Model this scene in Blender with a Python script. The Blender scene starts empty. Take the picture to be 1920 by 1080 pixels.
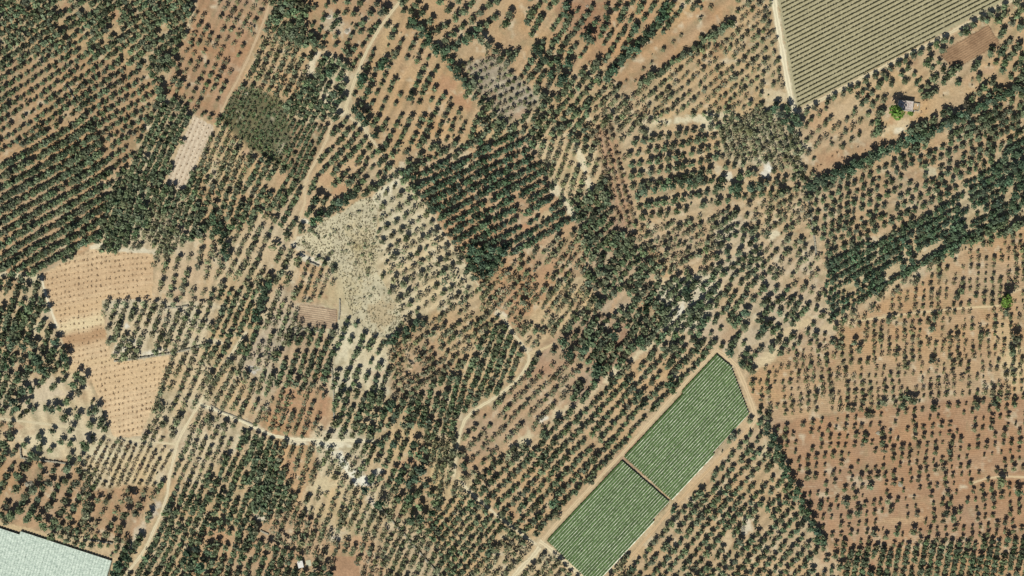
import bpy, math, random
import numpy as np
from mathutils import Vector

# ---------------------------------------------------------------- camera, sky, sun, exposure
SC = bpy.context.scene
COL = SC.collection
S = 0.4                                    # metres per photograph pixel
def W(px, py, z=0.0):
    return ((px - 960.0) * S, (540.0 - py) * S, z)

cam_d = bpy.data.cameras.new('camera'); cam = bpy.data.objects.new('camera', cam_d); COL.objects.link(cam)
CAM_H = 1500.0
cam.location = (0, 0, CAM_H); cam.rotation_euler = (0, 0, 0)
cam_d.sensor_width = 36.0; cam_d.lens = 36.0 * CAM_H / (1920 * S)
cam_d.clip_start = 1.0; cam_d.clip_end = 30000.0
SC.camera = cam

SUN_EL = math.radians(46.0)
SHX, SHY = 0.41, 0.912                     # direction in which shadows fall, world xy
world = bpy.data.worlds.new('World'); SC.world = world; world.use_nodes = True
nt = world.node_tree; nt.nodes.clear()
sky = nt.nodes.new('ShaderNodeTexSky'); sky.sky_type = 'NISHITA'; sky.sun_disc = False
sky.sun_elevation = SUN_EL; sky.sun_rotation = math.atan2(-SHX, -SHY)
bg = nt.nodes.new('ShaderNodeBackground'); bg.inputs['Strength'].default_value = 0.05
wo = nt.nodes.new('ShaderNodeOutputWorld')
nt.links.new(sky.outputs[0], bg.inputs[0]); nt.links.new(bg.outputs[0], wo.inputs[0])
sd = bpy.data.lights.new('sun', 'SUN'); sd.energy = 5.0; sd.angle = math.radians(0.5); sd.color = (1.0, 0.93, 0.80)
sun = bpy.data.objects.new('sun', sd); COL.objects.link(sun)
c = math.cos(SUN_EL)
sun.rotation_euler = Vector((SHX * c, SHY * c, -math.sin(SUN_EL))).to_track_quat('-Z', 'Y').to_euler()
sun.location = (0, 0, 300)
SC.view_settings.view_transform = 'Standard'; SC.view_settings.look = 'None'
SC.view_settings.exposure = 0.0; SC.view_settings.gamma = 1.0
SC.view_settings.use_curve_mapping = False
SC.render.engine = 'CYCLES'
SC.cycles.use_denoising = False
SC.cycles.max_bounces = 4; SC.cycles.diffuse_bounces = 2; SC.cycles.transmission_bounces = 2

rng = np.random.default_rng(7)
random.seed(7)
ALB = 0.82                                 # photographed brightness -> albedo

# ---------------------------------------------------------------- helpers
def lin(c, k=ALB):
    a = np.asarray(c, float) / 255.0 * np.array((.96, .985, 1.01)); a = a.mean() + (a - a.mean()) * .80
    return np.where(a <= 0.04045, a / 12.92, ((a + 0.055) / 1.055) ** 2.4) * k

def vnoise(x, y, scale, seed):
    """smooth value noise in -1..1 on arrays"""
    r = np.random.default_rng(seed); n = 256
    g = r.uniform(-1, 1, (n, n))
    u = x / scale; v = y / scale
    iu = np.floor(u).astype(int); iv = np.floor(v).astype(int)
    fu = u - iu; fv = v - iv
    fu = fu * fu * (3 - 2 * fu); fv = fv * fv * (3 - 2 * fv)
    a = g[iv % n, iu % n]; b = g[iv % n, (iu + 1) % n]
    c_ = g[(iv + 1) % n, iu % n]; d = g[(iv + 1) % n, (iu + 1) % n]
    return (a * (1 - fu) + b * fu) * (1 - fv) + (c_ * (1 - fu) + d * fu) * fv

def inpoly(x, y, poly):
    p = np.asarray(poly, float); m = np.zeros(x.shape, bool)
    if x.size > 100000:                     # raster: only look inside the bounding box
        x0, y0 = np.clip(p.min(0) - 8 + MG, 0, None).astype(int); x1, y1 = (np.clip(p.max(0), None, 3000) + 8 + MG).astype(int)
        if x1 > x0 and y1 > y0 and x[y0:y1, x0:x1].size and x[y0:y1, x0:x1].size < x.size * .6:
            m[y0:y1, x0:x1] = inpoly_(x[y0:y1, x0:x1], y[y0:y1, x0:x1], p); return m
    return inpoly_(x, y, p)
def inpoly_(x, y, p):
    m = np.zeros(x.shape, bool)
    j = len(p) - 1
    for i in range(len(p)):
        xi, yi = p[i]; xj, yj = p[j]
        if yi != yj:
            m ^= ((yi > y) != (yj > y)) & (x < (xj - xi) * (y - yi) / (yj - yi) + xi)
        j = i
    return m

def segdist(x, y, pts):
    d = np.full(x.shape, 1e9)
    for (ax, ay), (bx, by) in zip(pts[:-1], pts[1:]):
        dx, dy = bx - ax, by - ay; L = dx * dx + dy * dy + 1e-9
        t = np.clip(((x - ax) * dx + (y - ay) * dy) / L, 0, 1)
        d = np.minimum(d, np.hypot(x - ax - t * dx, y - ay - t * dy))
    return d

def along(pts, step):
    out = []
    acc = 0.0
    for (ax, ay), (bx, by) in zip(pts[:-1], pts[1:]):
        L = math.hypot(bx - ax, by - ay); t = acc
        while t < L:
            out.append((ax + (bx - ax) * t / L, ay + (by - ay) * t / L, (bx - ax) / L, (by - ay) / L)); t += step
        acc = t - L
    return out

def mesh(name, verts, faces, colors=None, smooth=False):
    me = bpy.data.meshes.new(name)
    verts = np.asarray(verts, np.float32)
    if isinstance(faces, np.ndarray):
        nf, k = faces.shape
        me.vertices.add(len(verts)); me.vertices.foreach_set('co', verts.ravel())
        me.loops.add(nf * k); me.loops.foreach_set('vertex_index', faces.astype(np.int32).ravel())
        me.polygons.add(nf); me.polygons.foreach_set('loop_start', np.arange(0, nf * k, k, dtype=np.int32))
        me.update(calc_edges=True)
    else:
        me.from_pydata(verts.tolist(), [], faces)
    if colors is not None:
        at = me.color_attributes.new('tint', 'FLOAT_COLOR', 'POINT')
        cc = np.ones((len(verts), 4), np.float32); cc[:, :3] = colors
        at.data.foreach_set('color', cc.ravel())
    if smooth:
        me.polygons.foreach_set('use_smooth', np.ones(len(me.polygons), bool))
    if not isinstance(faces, np.ndarray): me.validate()
    return me

def put(name, me, mat=None, parent=None, loc=None, rz=0.0):
    o = bpy.data.objects.new(name, me); COL.objects.link(o)
    if mat is not None and me is not None and not me.materials: me.materials.append(mat)
    if parent is not None: o.parent = parent
    if loc is not None: o.location = loc
    o.rotation_euler = (0, 0, rz)
    return o

def tag(o, label=None, cat=None, group=None, kind=None):
    if label: o['label'] = label
    if cat: o['category'] = cat
    if group: o['group'] = group
    if kind: o['kind'] = kind
    return o

class MB:
    def __init__(s): s.v = []; s.f = []
    def box(s, x0, y0, z0, x1, y1, z1):
        n = len(s.v)
        s.v += [(x0, y0, z0), (x1, y0, z0), (x1, y1, z0), (x0, y1, z0), (x0, y0, z1), (x1, y0, z1), (x1, y1, z1), (x0, y1, z1)]
        s.f += [(n, n+3, n+2, n+1), (n+4, n+5, n+6, n+7), (n, n+1, n+5, n+4), (n+1, n+2, n+6, n+5), (n+2, n+3, n+7, n+6), (n+3, n, n+4, n+7)]
        return s
    def tube(s, p, q, r0, r1, n=6):
        p = Vector(p); q = Vector(q); d = (q - p).normalized()
        a = d.orthogonal().normalized(); b = d.cross(a); k = len(s.v)
        for cc, r in ((p, r0), (q, r1)):
            for i in range(n):
                t = 2 * math.pi * i / n; s.v.append(tuple(cc + a * (r * math.cos(t)) + b * (r * math.sin(t))))
        for i in range(n):
            j = (i + 1) % n; s.f.append((k+i, k+j, k+n+j, k+n+i))
        s.f.append(tuple(range(k + n, k + 2 * n)))
        return s
    def me(s, name): return mesh(name, s.v, s.f)

# ---------------------------------------------------------------- materials
def new_mat(name):
    m = bpy.data.materials.new(name); m.use_nodes = True
    n = m.node_tree.nodes; n.clear()
    out = n.new('ShaderNodeOutputMaterial'); b = n.new('ShaderNodeBsdfPrincipled')
    m.node_tree.links.new(b.outputs[0], out.inputs[0])
    b.inputs['Roughness'].default_value = 0.9
    b.inputs['Specular IOR Level'].default_value = 0.15
    return m, n, m.node_tree.links, b, out

def tinted(name, scale, amt, fine=None, fine_amt=0.0, bump=0.0, translucent=0.0, rough=0.9):
    """colour attribute 'tint' broken up by procedural noise"""
    m, n, l, b, out = new_mat(name)
    at = n.new('ShaderNodeAttribute'); at.attribute_name = 'tint'
    tc = n.new('ShaderNodeTexCoord')
    nz = n.new('ShaderNodeTexNoise'); nz.inputs['Scale'].default_value = scale; nz.inputs['Detail'].default_value = 5.0
    nz.inputs['Roughness'].default_value = 0.7
    l.new(tc.outputs['Object'], nz.inputs['Vector'])
    mr = n.new('ShaderNodeMapRange'); mr.inputs[1].default_value = 0.25; mr.inputs[2].default_value = 0.75
    mr.inputs[3].default_value = 1 - amt; mr.inputs[4].default_value = 1 + amt
    l.new(nz.outputs[0], mr.inputs[0])
    mx = n.new('ShaderNodeMix'); mx.data_type = 'RGBA'; mx.blend_type = 'MULTIPLY'; mx.inputs[0].default_value = 1.0
    l.new(at.outputs['Color'], mx.inputs[6]); l.new(mr.outputs[0], mx.inputs[7])
    col = mx.outputs[2]
    l.new(col, b.inputs['Base Color'])
    b.inputs['Roughness'].default_value = rough
    if bump > 0:
        n2 = n.new('ShaderNodeTexNoise'); n2.inputs['Scale'].default_value = fine or 2.0; n2.inputs['Detail'].default_value = 4.0
        l.new(tc.outputs['Object'], n2.inputs['Vector'])
        bp = n.new('ShaderNodeBump'); bp.inputs['Strength'].default_value = 0.6; bp.inputs['Distance'].default_value = bump
        l.new(n2.outputs[0], bp.inputs['Height']); l.new(bp.outputs[0], b.inputs['Normal'])
    if translucent > 0:
        tr = n.new('ShaderNodeBsdfTranslucent'); l.new(col, tr.inputs[0])
        ms = n.new('ShaderNodeMixShader'); ms.inputs[0].default_value = translucent
        l.new(b.outputs[0], ms.inputs[1]); l.new(tr.outputs[0], ms.inputs[2]); l.new(ms.outputs[0], out.inputs[0])
    return m

def mottled(name, c1, c2, scale, rough=0.9, bump=0.0, detail=6.0, k=ALB):
    m, n, l, b, out = new_mat(name)
    tc = n.new('ShaderNodeTexCoord')
    nz = n.new('ShaderNodeTexNoise'); nz.inputs['Scale'].default_value = scale; nz.inputs['Detail'].default_value = detail
    nz.inputs['Roughness'].default_value = 0.65
    l.new(tc.outputs['Object'], nz.inputs['Vector'])
    cr = n.new('ShaderNodeValToRGB')
    cr.color_ramp.elements[0].position = 0.35; cr.color_ramp.elements[1].position = 0.65
    cr.color_ramp.elements[0].color = (*lin(c1, k), 1); cr.color_ramp.elements[1].color = (*lin(c2, k), 1)
    l.new(nz.outputs[0], cr.inputs[0]); l.new(cr.outputs[0], b.inputs['Base Color'])
    b.inputs['Roughness'].default_value = rough
    if bump:
        bp = n.new('ShaderNodeBump'); bp.inputs['Strength'].default_value = 0.7; bp.inputs['Distance'].default_value = bump
        l.new(nz.outputs[0], bp.inputs['Height']); l.new(bp.outputs[0], b.inputs['Normal'])
    return m

M_GROUND = tinted('soil', 0.62, 0.26, fine=1.1, bump=0.25)
def add_furrows(m):
    n = m.node_tree.nodes; l = m.node_tree.links
    b = [x for x in n if x.type == 'BSDF_PRINCIPLED'][0]
    src = b.inputs['Base Color'].links[0].from_socket
    tc = n.new('ShaderNodeTexCoord'); mp = n.new('ShaderNodeMapping'); mp.inputs['Rotation'].default_value = (0, 0, -0.075)
    l.new(tc.outputs['Object'], mp.inputs['Vector'])
    wv = n.new('ShaderNodeTexWave'); wv.bands_direction = 'Y'; wv.inputs['Scale'].default_value = 0.21; wv.inputs['Distortion'].default_value = 2.6
    wv.inputs['Detail'].default_value = 3.0; wv.inputs['Detail Scale'].default_value = 0.6
    l.new(mp.outputs[0], wv.inputs['Vector'])
    at = n.new('ShaderNodeAttribute'); at.attribute_name = 'furrow'
    mr = n.new('ShaderNodeMapRange'); mr.inputs[3].default_value = 0.88; mr.inputs[4].default_value = 1.07
    l.new(wv.outputs['Fac'], mr.inputs[0])
    mx = n.new('ShaderNodeMix'); mx.data_type = 'RGBA'; mx.blend_type = 'MULTIPLY'
    l.new(at.outputs['Fac'], mx.inputs[0]); l.new(src, mx.inputs[6]); l.new(mr.outputs[0], mx.inputs[7])
    l.new(mx.outputs[2], b.inputs['Base Color'])
add_furrows(M_GROUND)
M_TRACK = tinted('track_soil', 0.8, 0.10, fine=1.5, bump=0.10)
M_LEAF = tinted('leaves', 1.3, 0.35, translucent=0.12, rough=0.75)
M_BARK = mottled('bark', (70, 58, 46), (98, 84, 66), 4.0)
M_STONE = mottled('dry_stone', (150, 142, 122), (205, 196, 170), 1.8, bump=0.15)
M_LIME = mottled('limewash', (176, 164, 150), (226, 214, 200), 0.9, bump=0.04)
M_ROOFW = mottled('white_roof', (226, 222, 212), (250, 247, 240), 1.5)
M_ROOF = mottled('stained_flat_roof', (168, 138, 124), (232, 222, 212), 0.75)
M_WOOD = mottled('weathered_wood', (92, 72, 54), (120, 98, 76), 3.0)
M_DARK = mottled('dark_opening', (30, 30, 34), (44, 42, 44), 2.0)
M_CONC = mottled('concrete', (196, 194, 160), (216, 212, 182), 1.2)
M_FILM = mottled('white_film', (216, 220, 186), (248, 248, 222), 0.5, rough=0.45, k=.98)
M_POST = mottled('grey_post', (120, 112, 98), (150, 142, 126), 3.0)

# ---------------------------------------------------------------- land use, in photograph pixels
# tone: g green, d dark dense green, o olive, y grey sparse, s small reddish sapling
# parcel: polygon, row direction, row spacing, tree spacing, crown radius, fill, jitter, tone, soil
TAN = (203, 168, 122); RED = (186, 138, 98); PALE = (222, 203, 160); WHITE = (234, 224, 190)
POLY = [
 # upper left
 ([(-80,-80),(385,-80),(372,0),(345,75),(325,125),(300,150),(240,128),(180,108),(120,92),(60,112),(-80,140)], (14,-9.2),15,15.5,7.0,.97,2.2,'g',(196,164,118)),
 ([(-80,140),(60,112),(120,92),(180,108),(240,128),(300,150),(312,172),(290,200),(268,250),(245,300),(222,335),(212,318),(185,262),(153,207),(100,235),(0,298),(-80,335)], (14,-9.2),16.5,17,5.9,.96,1.8,'g',(190,150,108)),
 ([(378,-80),(520,-80),(508,5),(497,45),(455,140),(425,200),(405,232),(365,214),(330,188),(306,172),(345,75),(368,0)], (-9.5,20.5),16,20,5.0,.86,2.2,'o',(184,136,98)),
 ([(-80,337),(0,298),(153,209),(185,264),(212,320),(205,372),(190,430),(172,466),(120,490),(75,514),(-80,520)], (17.3,-10),19.0,8.6,6.6,.98,1.2,'g',(198,158,116)),
 ([(440,172),(470,160),(532,190),(541,225),(612,240),(580,325),(560,345),(520,310),(470,280),(430,245),(412,222)], (-9,19),8.5,5.5,4.0,.95,3.0,'v',(112,110,78)),
 ([(541,226),(614,238),(582,325),(565,342),(545,325),(530,300),(548,262)], (-9,19),10.5,8,4.4,.92,1.6,'g',(164,130,94)),
 # tan sapling field handled apart, grove on pale soil inside it
 ([(187,560),(230,558),(285,563),(405,568),(398,590),(385,650),(320,667),(216,676),(200,625)], (-7,18),17,14,6.4,.9,3,'o',(218,205,172)),
 # left edge clumps, pale open ground
 ([(-80,520),(75,520),(82,545),(106,612),(120,650),(132,690),(125,703),(60,732),(35,790),(-80,800)], (-6,18),17,14,7.0,.88,4,'g',(205,184,144)),
 ([(125,703),(160,690),(185,745),(213,820),(170,830),(165,860),(120,862),(40,855),(28,800),(38,790),(60,732)], (5,18),26,24,6.5,.42,6,'g',(226,210,170)),
 ([(-80,850),(40,856),(120,862),(165,890),(165,1004),(60,992),(-80,965)], (9,-17),24,22,6.8,.8,4,'g',(192,150,110)),
 ([(175,828),(300,835),(325,850),(315,890),(295,915),(240,908),(190,918),(168,900),(166,860)], (-8,17),13,11.5,4.3,.92,1.5,'y',(224,203,158)),
 ([(170,918),(240,908),(295,915),(270,960),(245,1012),(170,1012)], (-8,17),30,30,6,.2,5,'o',(188,142,102)),
 # centre left scrub, white soil grove, dark rows
 ([(690,372),(745,330),(780,370),(830,432),(870,490),(895,530),(880,555),(830,580),(760,607),(735,560),(705,500),(715,470),(708,400)], (17,-11),19,20.5,6.2,.95,1.6,'o',(222,208,168)),
 ([(785,370),(757,320),(850,300),(905,262),(985,250),(1030,340),(1082,425),(1040,440),(990,470),(940,492),(892,505),(830,432)], (17.4,-9.6),18.2,12,6.5,.93,2.2,'d',(200,156,116)),
 ([(560,490),(605,497),(632,525),(636,578),(560,568),(553,540)], (-6,18),15,15,4.8,.85,2,'o',(205,165,120)),
 # top centre
 ([(585,-80),(752,-80),(735,10),(715,55),(690,110),(665,140),(655,125),(610,90),(570,55),(575,20)], (-9,19),40,40,5,.0,4,'o',(192,152,110)),
 ([(742,5),(775,30),(805,70),(840,100),(862,140),(880,172),(902,215),(905,258),(870,272),(800,262),(745,310),(715,283),(690,245),(658,212),(660,170),(690,110)], (-9,19),20,19,6.0,.8,4,'g',(204,164,116)),
 ([(775,30),(790,0),(800,-80),(985,-80),(985,90),(935,102),(900,105),(862,132),(840,100),(805,70)], (12,-14),30,28,8,.0,4,'g',(203,163,116)),
 ([(868,122),(932,101),(1014,188),(946,236),(905,190)], (14,-8),14.5,13.5,4.6,.95,1.2,'o',(172,160,140)),
 ([(1330,-80),(1456,-80),(1462,60),(1484,180),(1490,205),(1440,198),(1330,215),(1240,222),(1170,200),(1205,165),(1310,95),(1385,45)], (13,-11),15.5,14.5,5.2,.85,3.5,'o',(207,173,124)),
 ([(1150,150),(1180,110),(1245,62),(1300,20),(1345,-30),(1400,-60),(1372,20),(1345,58),(1290,98),(1210,152),(1165,170)], (13,-11),30,26,4.5,.35,6,'o',(197,154,110)),
 ([(1040,20),(1080,-80),(1140,-80),(1135,30),(1125,75),(1100,70),(1060,60)], (11,-14),22,20,6.2,.55,5,'g',(178,128,92)),
 # right of centre
 ([(1190,255),(1330,218),(1350,240),(1347,300),(1440,312),(1507,332),(1500,357),(1420,378),(1330,402),(1230,422),(1195,420),(1172,330)], (18,-3.6),21,17.5,6.8,.95,2,'g',(207,174,128)),
 ([(1345,225),(1480,200),(1503,232),(1507,330),(1440,310),(1350,300)], (6,18),12.5,11,5.8,.94,2.5,'o',(196,182,146)),
 ([(1113,245),(1140,235),(1160,262),(1192,420),(1168,426),(1135,340)], (5,19),13,12,4.6,.9,2,'y',(190,144,108)),
 ([(1514,360),(1600,328),(1700,282),(1800,258),(1885,255),(1885,325),(1790,352),(1760,382),(1700,422),(1620,452),(1560,482),(1543,490),(1528,440)], (16.5,-8.5),16.8,18,6.1,.93,2.2,'g',(202,166,122)),
 ([(1543,495),(1620,455),(1700,425),(1760,385),(1800,350),(1850,315),(1900,262),(2000,235),(2000,388),(1920,400),(1880,415),(1830,440),(1760,480),(1700,515),(1650,545),(1590,578),(1560,602),(1543,560)], (17,-10),15,10.5,6.2,.94,2,'d',(208,186,142)),
 ([(1500,222),(1570,176),(1640,197),(1640,255),(1600,272),(1535,292),(1515,322),(1503,300)], (13,-11),20,18,5,.55,5,'o',(208,170,124)),
 ([(1570,175),(1690,115),(1760,103),(1772,128),(1792,150),(1735,172),(1660,182),(1640,197),(1560,232)], (13,-13),16,15,5.8,.8,4,'g',(210,178,132)),
 ([(1640,225),(1665,215),(1700,228),(1742,180),(1800,150),(1832,172),(1780,207),(1720,237),(1660,262)], (13,-11),14,13,2.2,.35,4,'s',(214,172,120)),
 ([(1513,322),(1530,292),(1600,272),(1650,256),(1682,262),(1640,286),(1590,312),(1540,334)], (14,-9),13,12,2.3,.45,3,'s',(206,158,112)),
 ([(1700,270),(1760,240),(1830,202),(1925,150),(2000,110),(2000,235),(1900,262),(1800,258)], (16.5,-9.2),15.5,12.5,6.8,.95,2,'g',(203,168,124)),
 # right ploughed fields
 ([(1395,715),(1430,682),(1500,647),(1570,614),(1600,597),(1660,562),(1720,530),(1780,490),(1850,452),(1920,427),(2000,395),(2000,725),(1920,735),(1780,745),(1600,765),(1445,790),(1418,765)], (14.6,-0.9),13.8,14.4,4.7,.88,1.2,'r',(205,165,120)),
 ([(1445,792),(1600,767),(1780,747),(1920,737),(2000,727),(2000,1000),(1920,1005),(1800,1015),(1700,1023),(1560,1037),(1540,1010),(1512,960),(1492,920),(1466,860)], (16.6,-2.1),16.4,16.0,4.6,.78,1.5,'r',(192,146,106)),
 ([(1540,1036),(1700,1022),(1800,1014),(2000,1000),(2000,1160),(1520,1160),(1536,1060)], (-4,19),15.5,11.5,6.4,.93,2.5,'g',(196,152,112)),
 ([(1415,790),(1440,800),(1470,870),(1500,930),(1530,1000),(1536,1060),(1520,1160),(1110,1160),(1165,1080),(1262,950),(1400,805)], (12,-14),17.5,17,6.3,.92,3.2,'g',(206,172,128)),
 ([(1222,652),(1335,658),(1160,850),(1010,1010),(940,965),(880,915),(905,880),(1000,830),(1100,750)], (13,-13.6),18.5,14.5,6.2,.9,2.5,'g',(206,170,126)),
 ([(868,788),(925,750),(960,728),(1000,690),(1045,650),(1100,690),(1062,768),(1000,822),(905,880),(872,905),(858,880)], (13,-13),20,15,5.6,.85,3.5,'o',(199,158,118)),
]
# seeds: the parcel nearest to a place that lies in no polygon
SEED = [
 (285,265,(-9,19),14.5,11.5,6.3,.95,2.5,'g',(206,182,142)), (430,300,(-8,19),15,14,5.5,.9,3,'o',(208,178,132)),
 (330,400,(-7,19),15,10,6.5,.95,3,'g',(208,184,144)), (230,400,(-6,19),14,10,6.5,.96,3,'g',(212,192,152)),
 (420,380,(-7,19),17,13,6,.86,3,'g',TAN), (350,505,(-4,19),23,20,6,.62,4,'o',(214,184,142)), (300,440,(-7,19),14,11,6,.93,3,'o',(212,190,150)),
 (455,490,(-9,18),20,16,6,.75,4,'o',(214,186,142)), (500,350,(-9,18),17,15,6.2,.87,3,'g',TAN), (540,130,(-9,19),17,18,6.4,.95,3.5,'o',(206,172,128)),
 (570,40,(-9,19),15,14,7.5,.95,4,'g',(205,172,130)), (600,170,(-9,19),15,15,7,.92,3.5,'g',(220,200,158)), (480,230,(-9,19),15,13,6,.9,3,'g',TAN),
 (640,300,(12,-12),20,18,6.6,.92,4,'g',(208,172,126)), (560,400,(-9,18),20,15,6.5,.75,4,'g',(212,180,136)), (790,300,(15,-9),19,16,7,.9,3,'g',(206,174,132)),
 (730,300,(15,-10),20,18,6.2,.85,4,'g',(210,178,132)), (500,450,(-9,18),20,15,6,.75,4,'o',(215,186,142)),
 (450,600,(-8,19),17,16,6.2,.88,3,'g',(207,178,132)), (350,725,(-8,19),20,17,6,.75,4,'o',(220,194,150)), (425,725,(-9,18),19,14,6,.86,3,'o',(212,186,146)),
 (520,620,(-6,19),17,15,6,.86,3,'o',(198,178,150)), (480,700,(-6,19),18,15,6,.82,3,'o',(202,182,150)), (560,680,(-6,19),18,14,6.6,.9,3,'g',(200,167,130)), (560,765,(-6,19),18,16,6,.76,3,'o',(195,147,106)),
 (680,700,(-6,18),20,18,6.2,.8,4,'g',(224,212,172)), (670,620,(-7,18),22,20,7,.62,4,'g',(224,212,172)), (790,690,(15,-11),16,15,5.8,.86,3,'o',(197,156,114)),
 (850,620,(15,-11),17,16,6,.86,4,'o',(206,170,122)), (690,785,(-6,18),17,15,7,.9,4,'g',(206,176,130)), (820,765,(-5,18),16.5,13.5,7,.92,3,'g',(200,166,122)), (920,690,(-7,18),18,15,6.6,.87,3,'g',(206,176,130)),
 (1050,575,(10,-14),16,15,6,.87,4,'o',(213,182,134)), (1110,640,(10,-14),19,17,7.6,.86,4,'g',(180,144,114)), (1190,600,(11,-14),18,16,7.4,.88,4,'g',(196,166,130)),
 (1290,585,(12,-12),18,15,7,.86,4,'g',(222,208,176)), (1300,640,(13,-13),17,14,6.4,.86,4,'g',(214,186,146)), (1390,600,(11,-15),19,17,6.6,.66,5,'g',(206,180,142)),
 (1440,560,(12,-13),19,17,6.4,.76,5,'g',(208,184,148)), (1480,490,(12,-13),19,17,5.8,.74,5,'o',(210,186,150)), (1400,500,(14,-10),18,16,6.6,.8,5,'g',(212,194,162)), (1480,400,(14,-9),18,16,6,.84,5,'o',(212,180,136)),
 (1040,480,(12,-13),17.5,15.5,6,.84,5,'o',(198,158,116)), (990,530,(12,-13),17.5,16,6,.8,5,'o',(194,146,104)), (1130,430,(12,-12),18,16,7.6,.86,4,'g',(182,152,122)), (1150,520,(13,-12),18,16,7.2,.87,5,'g',(190,164,134)),
 (1270,460,(15,-8),17.5,16,6,.8,4,'o',(210,174,130)), (1060,300,(-5,18),18,16,6,.87,3,'o',(216,192,148)),
 (1870,215,(16,-9),18,16,7.6,.88,4,'g',(203,168,124)), (1810,160,(14,-12),24,20,7.6,.66,5,'g',(208,170,124)), (1890,110,(10,-15),22,19,7.2,.8,5,'g',(205,166,120)), (1900,20,(12,-14),22,20,7,.7,5,'g',(205,170,124)),
 (370,855,(-7,19),17,17,5.6,.82,3,'o',(220,197,156)), (435,910,(-7,19),17,13.5,6.5,.9,3,'g',(212,182,136)), (350,960,(-8,19),17,13.5,6.5,.9,3,'g',(208,174,128)), (400,1035,(-6,19),20,17,7.5,.76,5,'g',(203,162,118)), (300,1040,(-9,18),17,14,6.5,.87,4,'g',(210,180,136)),
 (510,900,(-6,19),16,12,6.6,.92,3,'g',(210,184,142)), (565,890,(-7,19),20,15,6,.78,3,'o',(207,166,120)), (645,860,(-10,16),20,18,7,.74,5,'o',(226,210,172)), (720,855,(-6,18),20,19,6.5,.76,5,'g',(214,182,134)), (790,895,(12,-12),20,18,8.2,.85,4,'g',(205,168,124)),
 (832,880,(-3,18),14.5,13,6.2,.88,4,'o',(217,192,142)), (610,930,(-6,18),20,18,5.5,.45,5,'o',(216,194,150)), (560,1000,(-7,18),17,15,6.5,.86,4,'o',(204,162,120)), (670,965,(-8,18),17,15,6,.88,4,'o',(210,182,136)), (740,1035,(-8,18),17,14,6,.88,4,'o',(207,180,140)),
 (870,1000,(12,-14),16.2,15.5,6.1,.94,2.5,'g',(210,176,128)), (540,1060,(-6,18),18,16,7,.8,4,'g',(202,158,116)), (690,1060,(-6,18),18,16,6,.7,4,'o',(203,158,116)), (960,1060,(12,-13),17,15,6.4,.86,4,'o',(212,184,138)),
 (960,60,(10,-14),20,18,7,.8,6,'g',(202,162,116)), (1030,110,(10,-14),20,17,6.6,.84,5,'g',(202,162,116)), (1170,40,(10,-15),22,20,6.2,.62,5,'g',(196,150,108)), (1000,225,(12,-13),17,16,7,.9,4,'g',(206,176,130)),
 (1080,200,(12,-13),17,16,6.6,.87,5,'g',(207,172,124)), (1150,215,(13,-12),17,15,6.2,.88,5,'o',(207,172,126)), (1260,200,(14,-9),16,15,5.4,.88,4,'o',(210,180,132)), (1250,245,(15,-6),17,16,5.6,.86,3,'o',(214,188,140)),
 (1770,230,(16,-9),17,13,7.4,.92,3,'g',(203,166,122)), (1290,20,(12,-14),20,18,6.4,.7,5,'g',(203,166,118)),
]
# tree lines: phrase, points, step, radius, tone
HEDGE = [
 ('thick dark hedge below the bare orange plot', [(1515,353),(1545,338),(1570,327),(1600,312),(1625,300),(1650,288),(1680,277),(1708,265)], 9.5, 9, 'd', 'left'),
 ('dark belt below the farmhouse yard', [(1716,262),(1745,247),(1778,231),(1812,214),(1850,196),(1890,176),(1916,162)], 9.5, 8.6, 'd', 'left'),
 ('zigzag dark tree line at the top centre', [(772,42),(787,57),(802,72),(812,90),(830,100),(840,115),(850,130),(865,150),(878,164)], 10.5, 8.5, 'd', 'upper'),
 ('branch of the zigzag tree line', [(845,96),(855,87),(875,75),(892,62),(905,50)], 11, 8, 'd', 'lower'),
 ('tree line above the bare diagonal lane', [(1243,12),(1246,27),(1236,45),(1225,57),(1197,87),(1180,100),(1162,117),(1145,137),(1132,152)], 10, 8.8, 'd', 'upper'),
 ('tree line below the bare diagonal lane', [(1370,45),(1350,60),(1330,72),(1305,90),(1282,105),(1260,120),(1242,135),(1220,147),(1200,160)], 12, 7.8, 'g', 'upper'),
 ('hedge left of the red ploughed field', [(1434,800),(1450,832),(1465,866),(1480,900),(1495,932),(1512,966),(1530,1002),(1542,1022)], 11, 8.2, 'd', 'upper'),
 ('tree line beside the lower left red plot', [(163,885),(162,910),(163,940),(161,965),(164,990),(162,1012)], 10, 8, 'o', 'upper'),
 ('dark hedge above the dry scrub plot', [(592,418),(605,402),(630,391),(645,380),(657,370),(668,362)], 10, 8.2, 'd', 'left'),
 ('dark hedge below the dry scrub plot', [(728,644),(747,632),(765,621),(782,608),(800,598)], 11, 8.5, 'd', 'left'),
 ('short dark tree column at lower centre', [(733,756),(739,774),(743,794)], 11, 8.5, 'd', 'upper'),
 ('tree line left of the small ploughed plot', [(503,533),(497,548),(492,562),(486,578),(478,598)], 11, 8.8, 'd', 'upper'),
 ('dark band right of the tan sapling field', [(398,408),(410,424),(418,442),(422,462),(424,484)], 10, 8, 'd', 'upper'),
 ('hedge right of the tan sapling field', [(318,688),(309,712),(303,730),(297,748),(291,770)], 8.5, 6.2, 'o', 'upper'),
 ('hedge beside the pale track above the junction', [(432,678),(415,700),(398,726),(386,746)], 10, 7, 'o', 'upper'),
]
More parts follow.
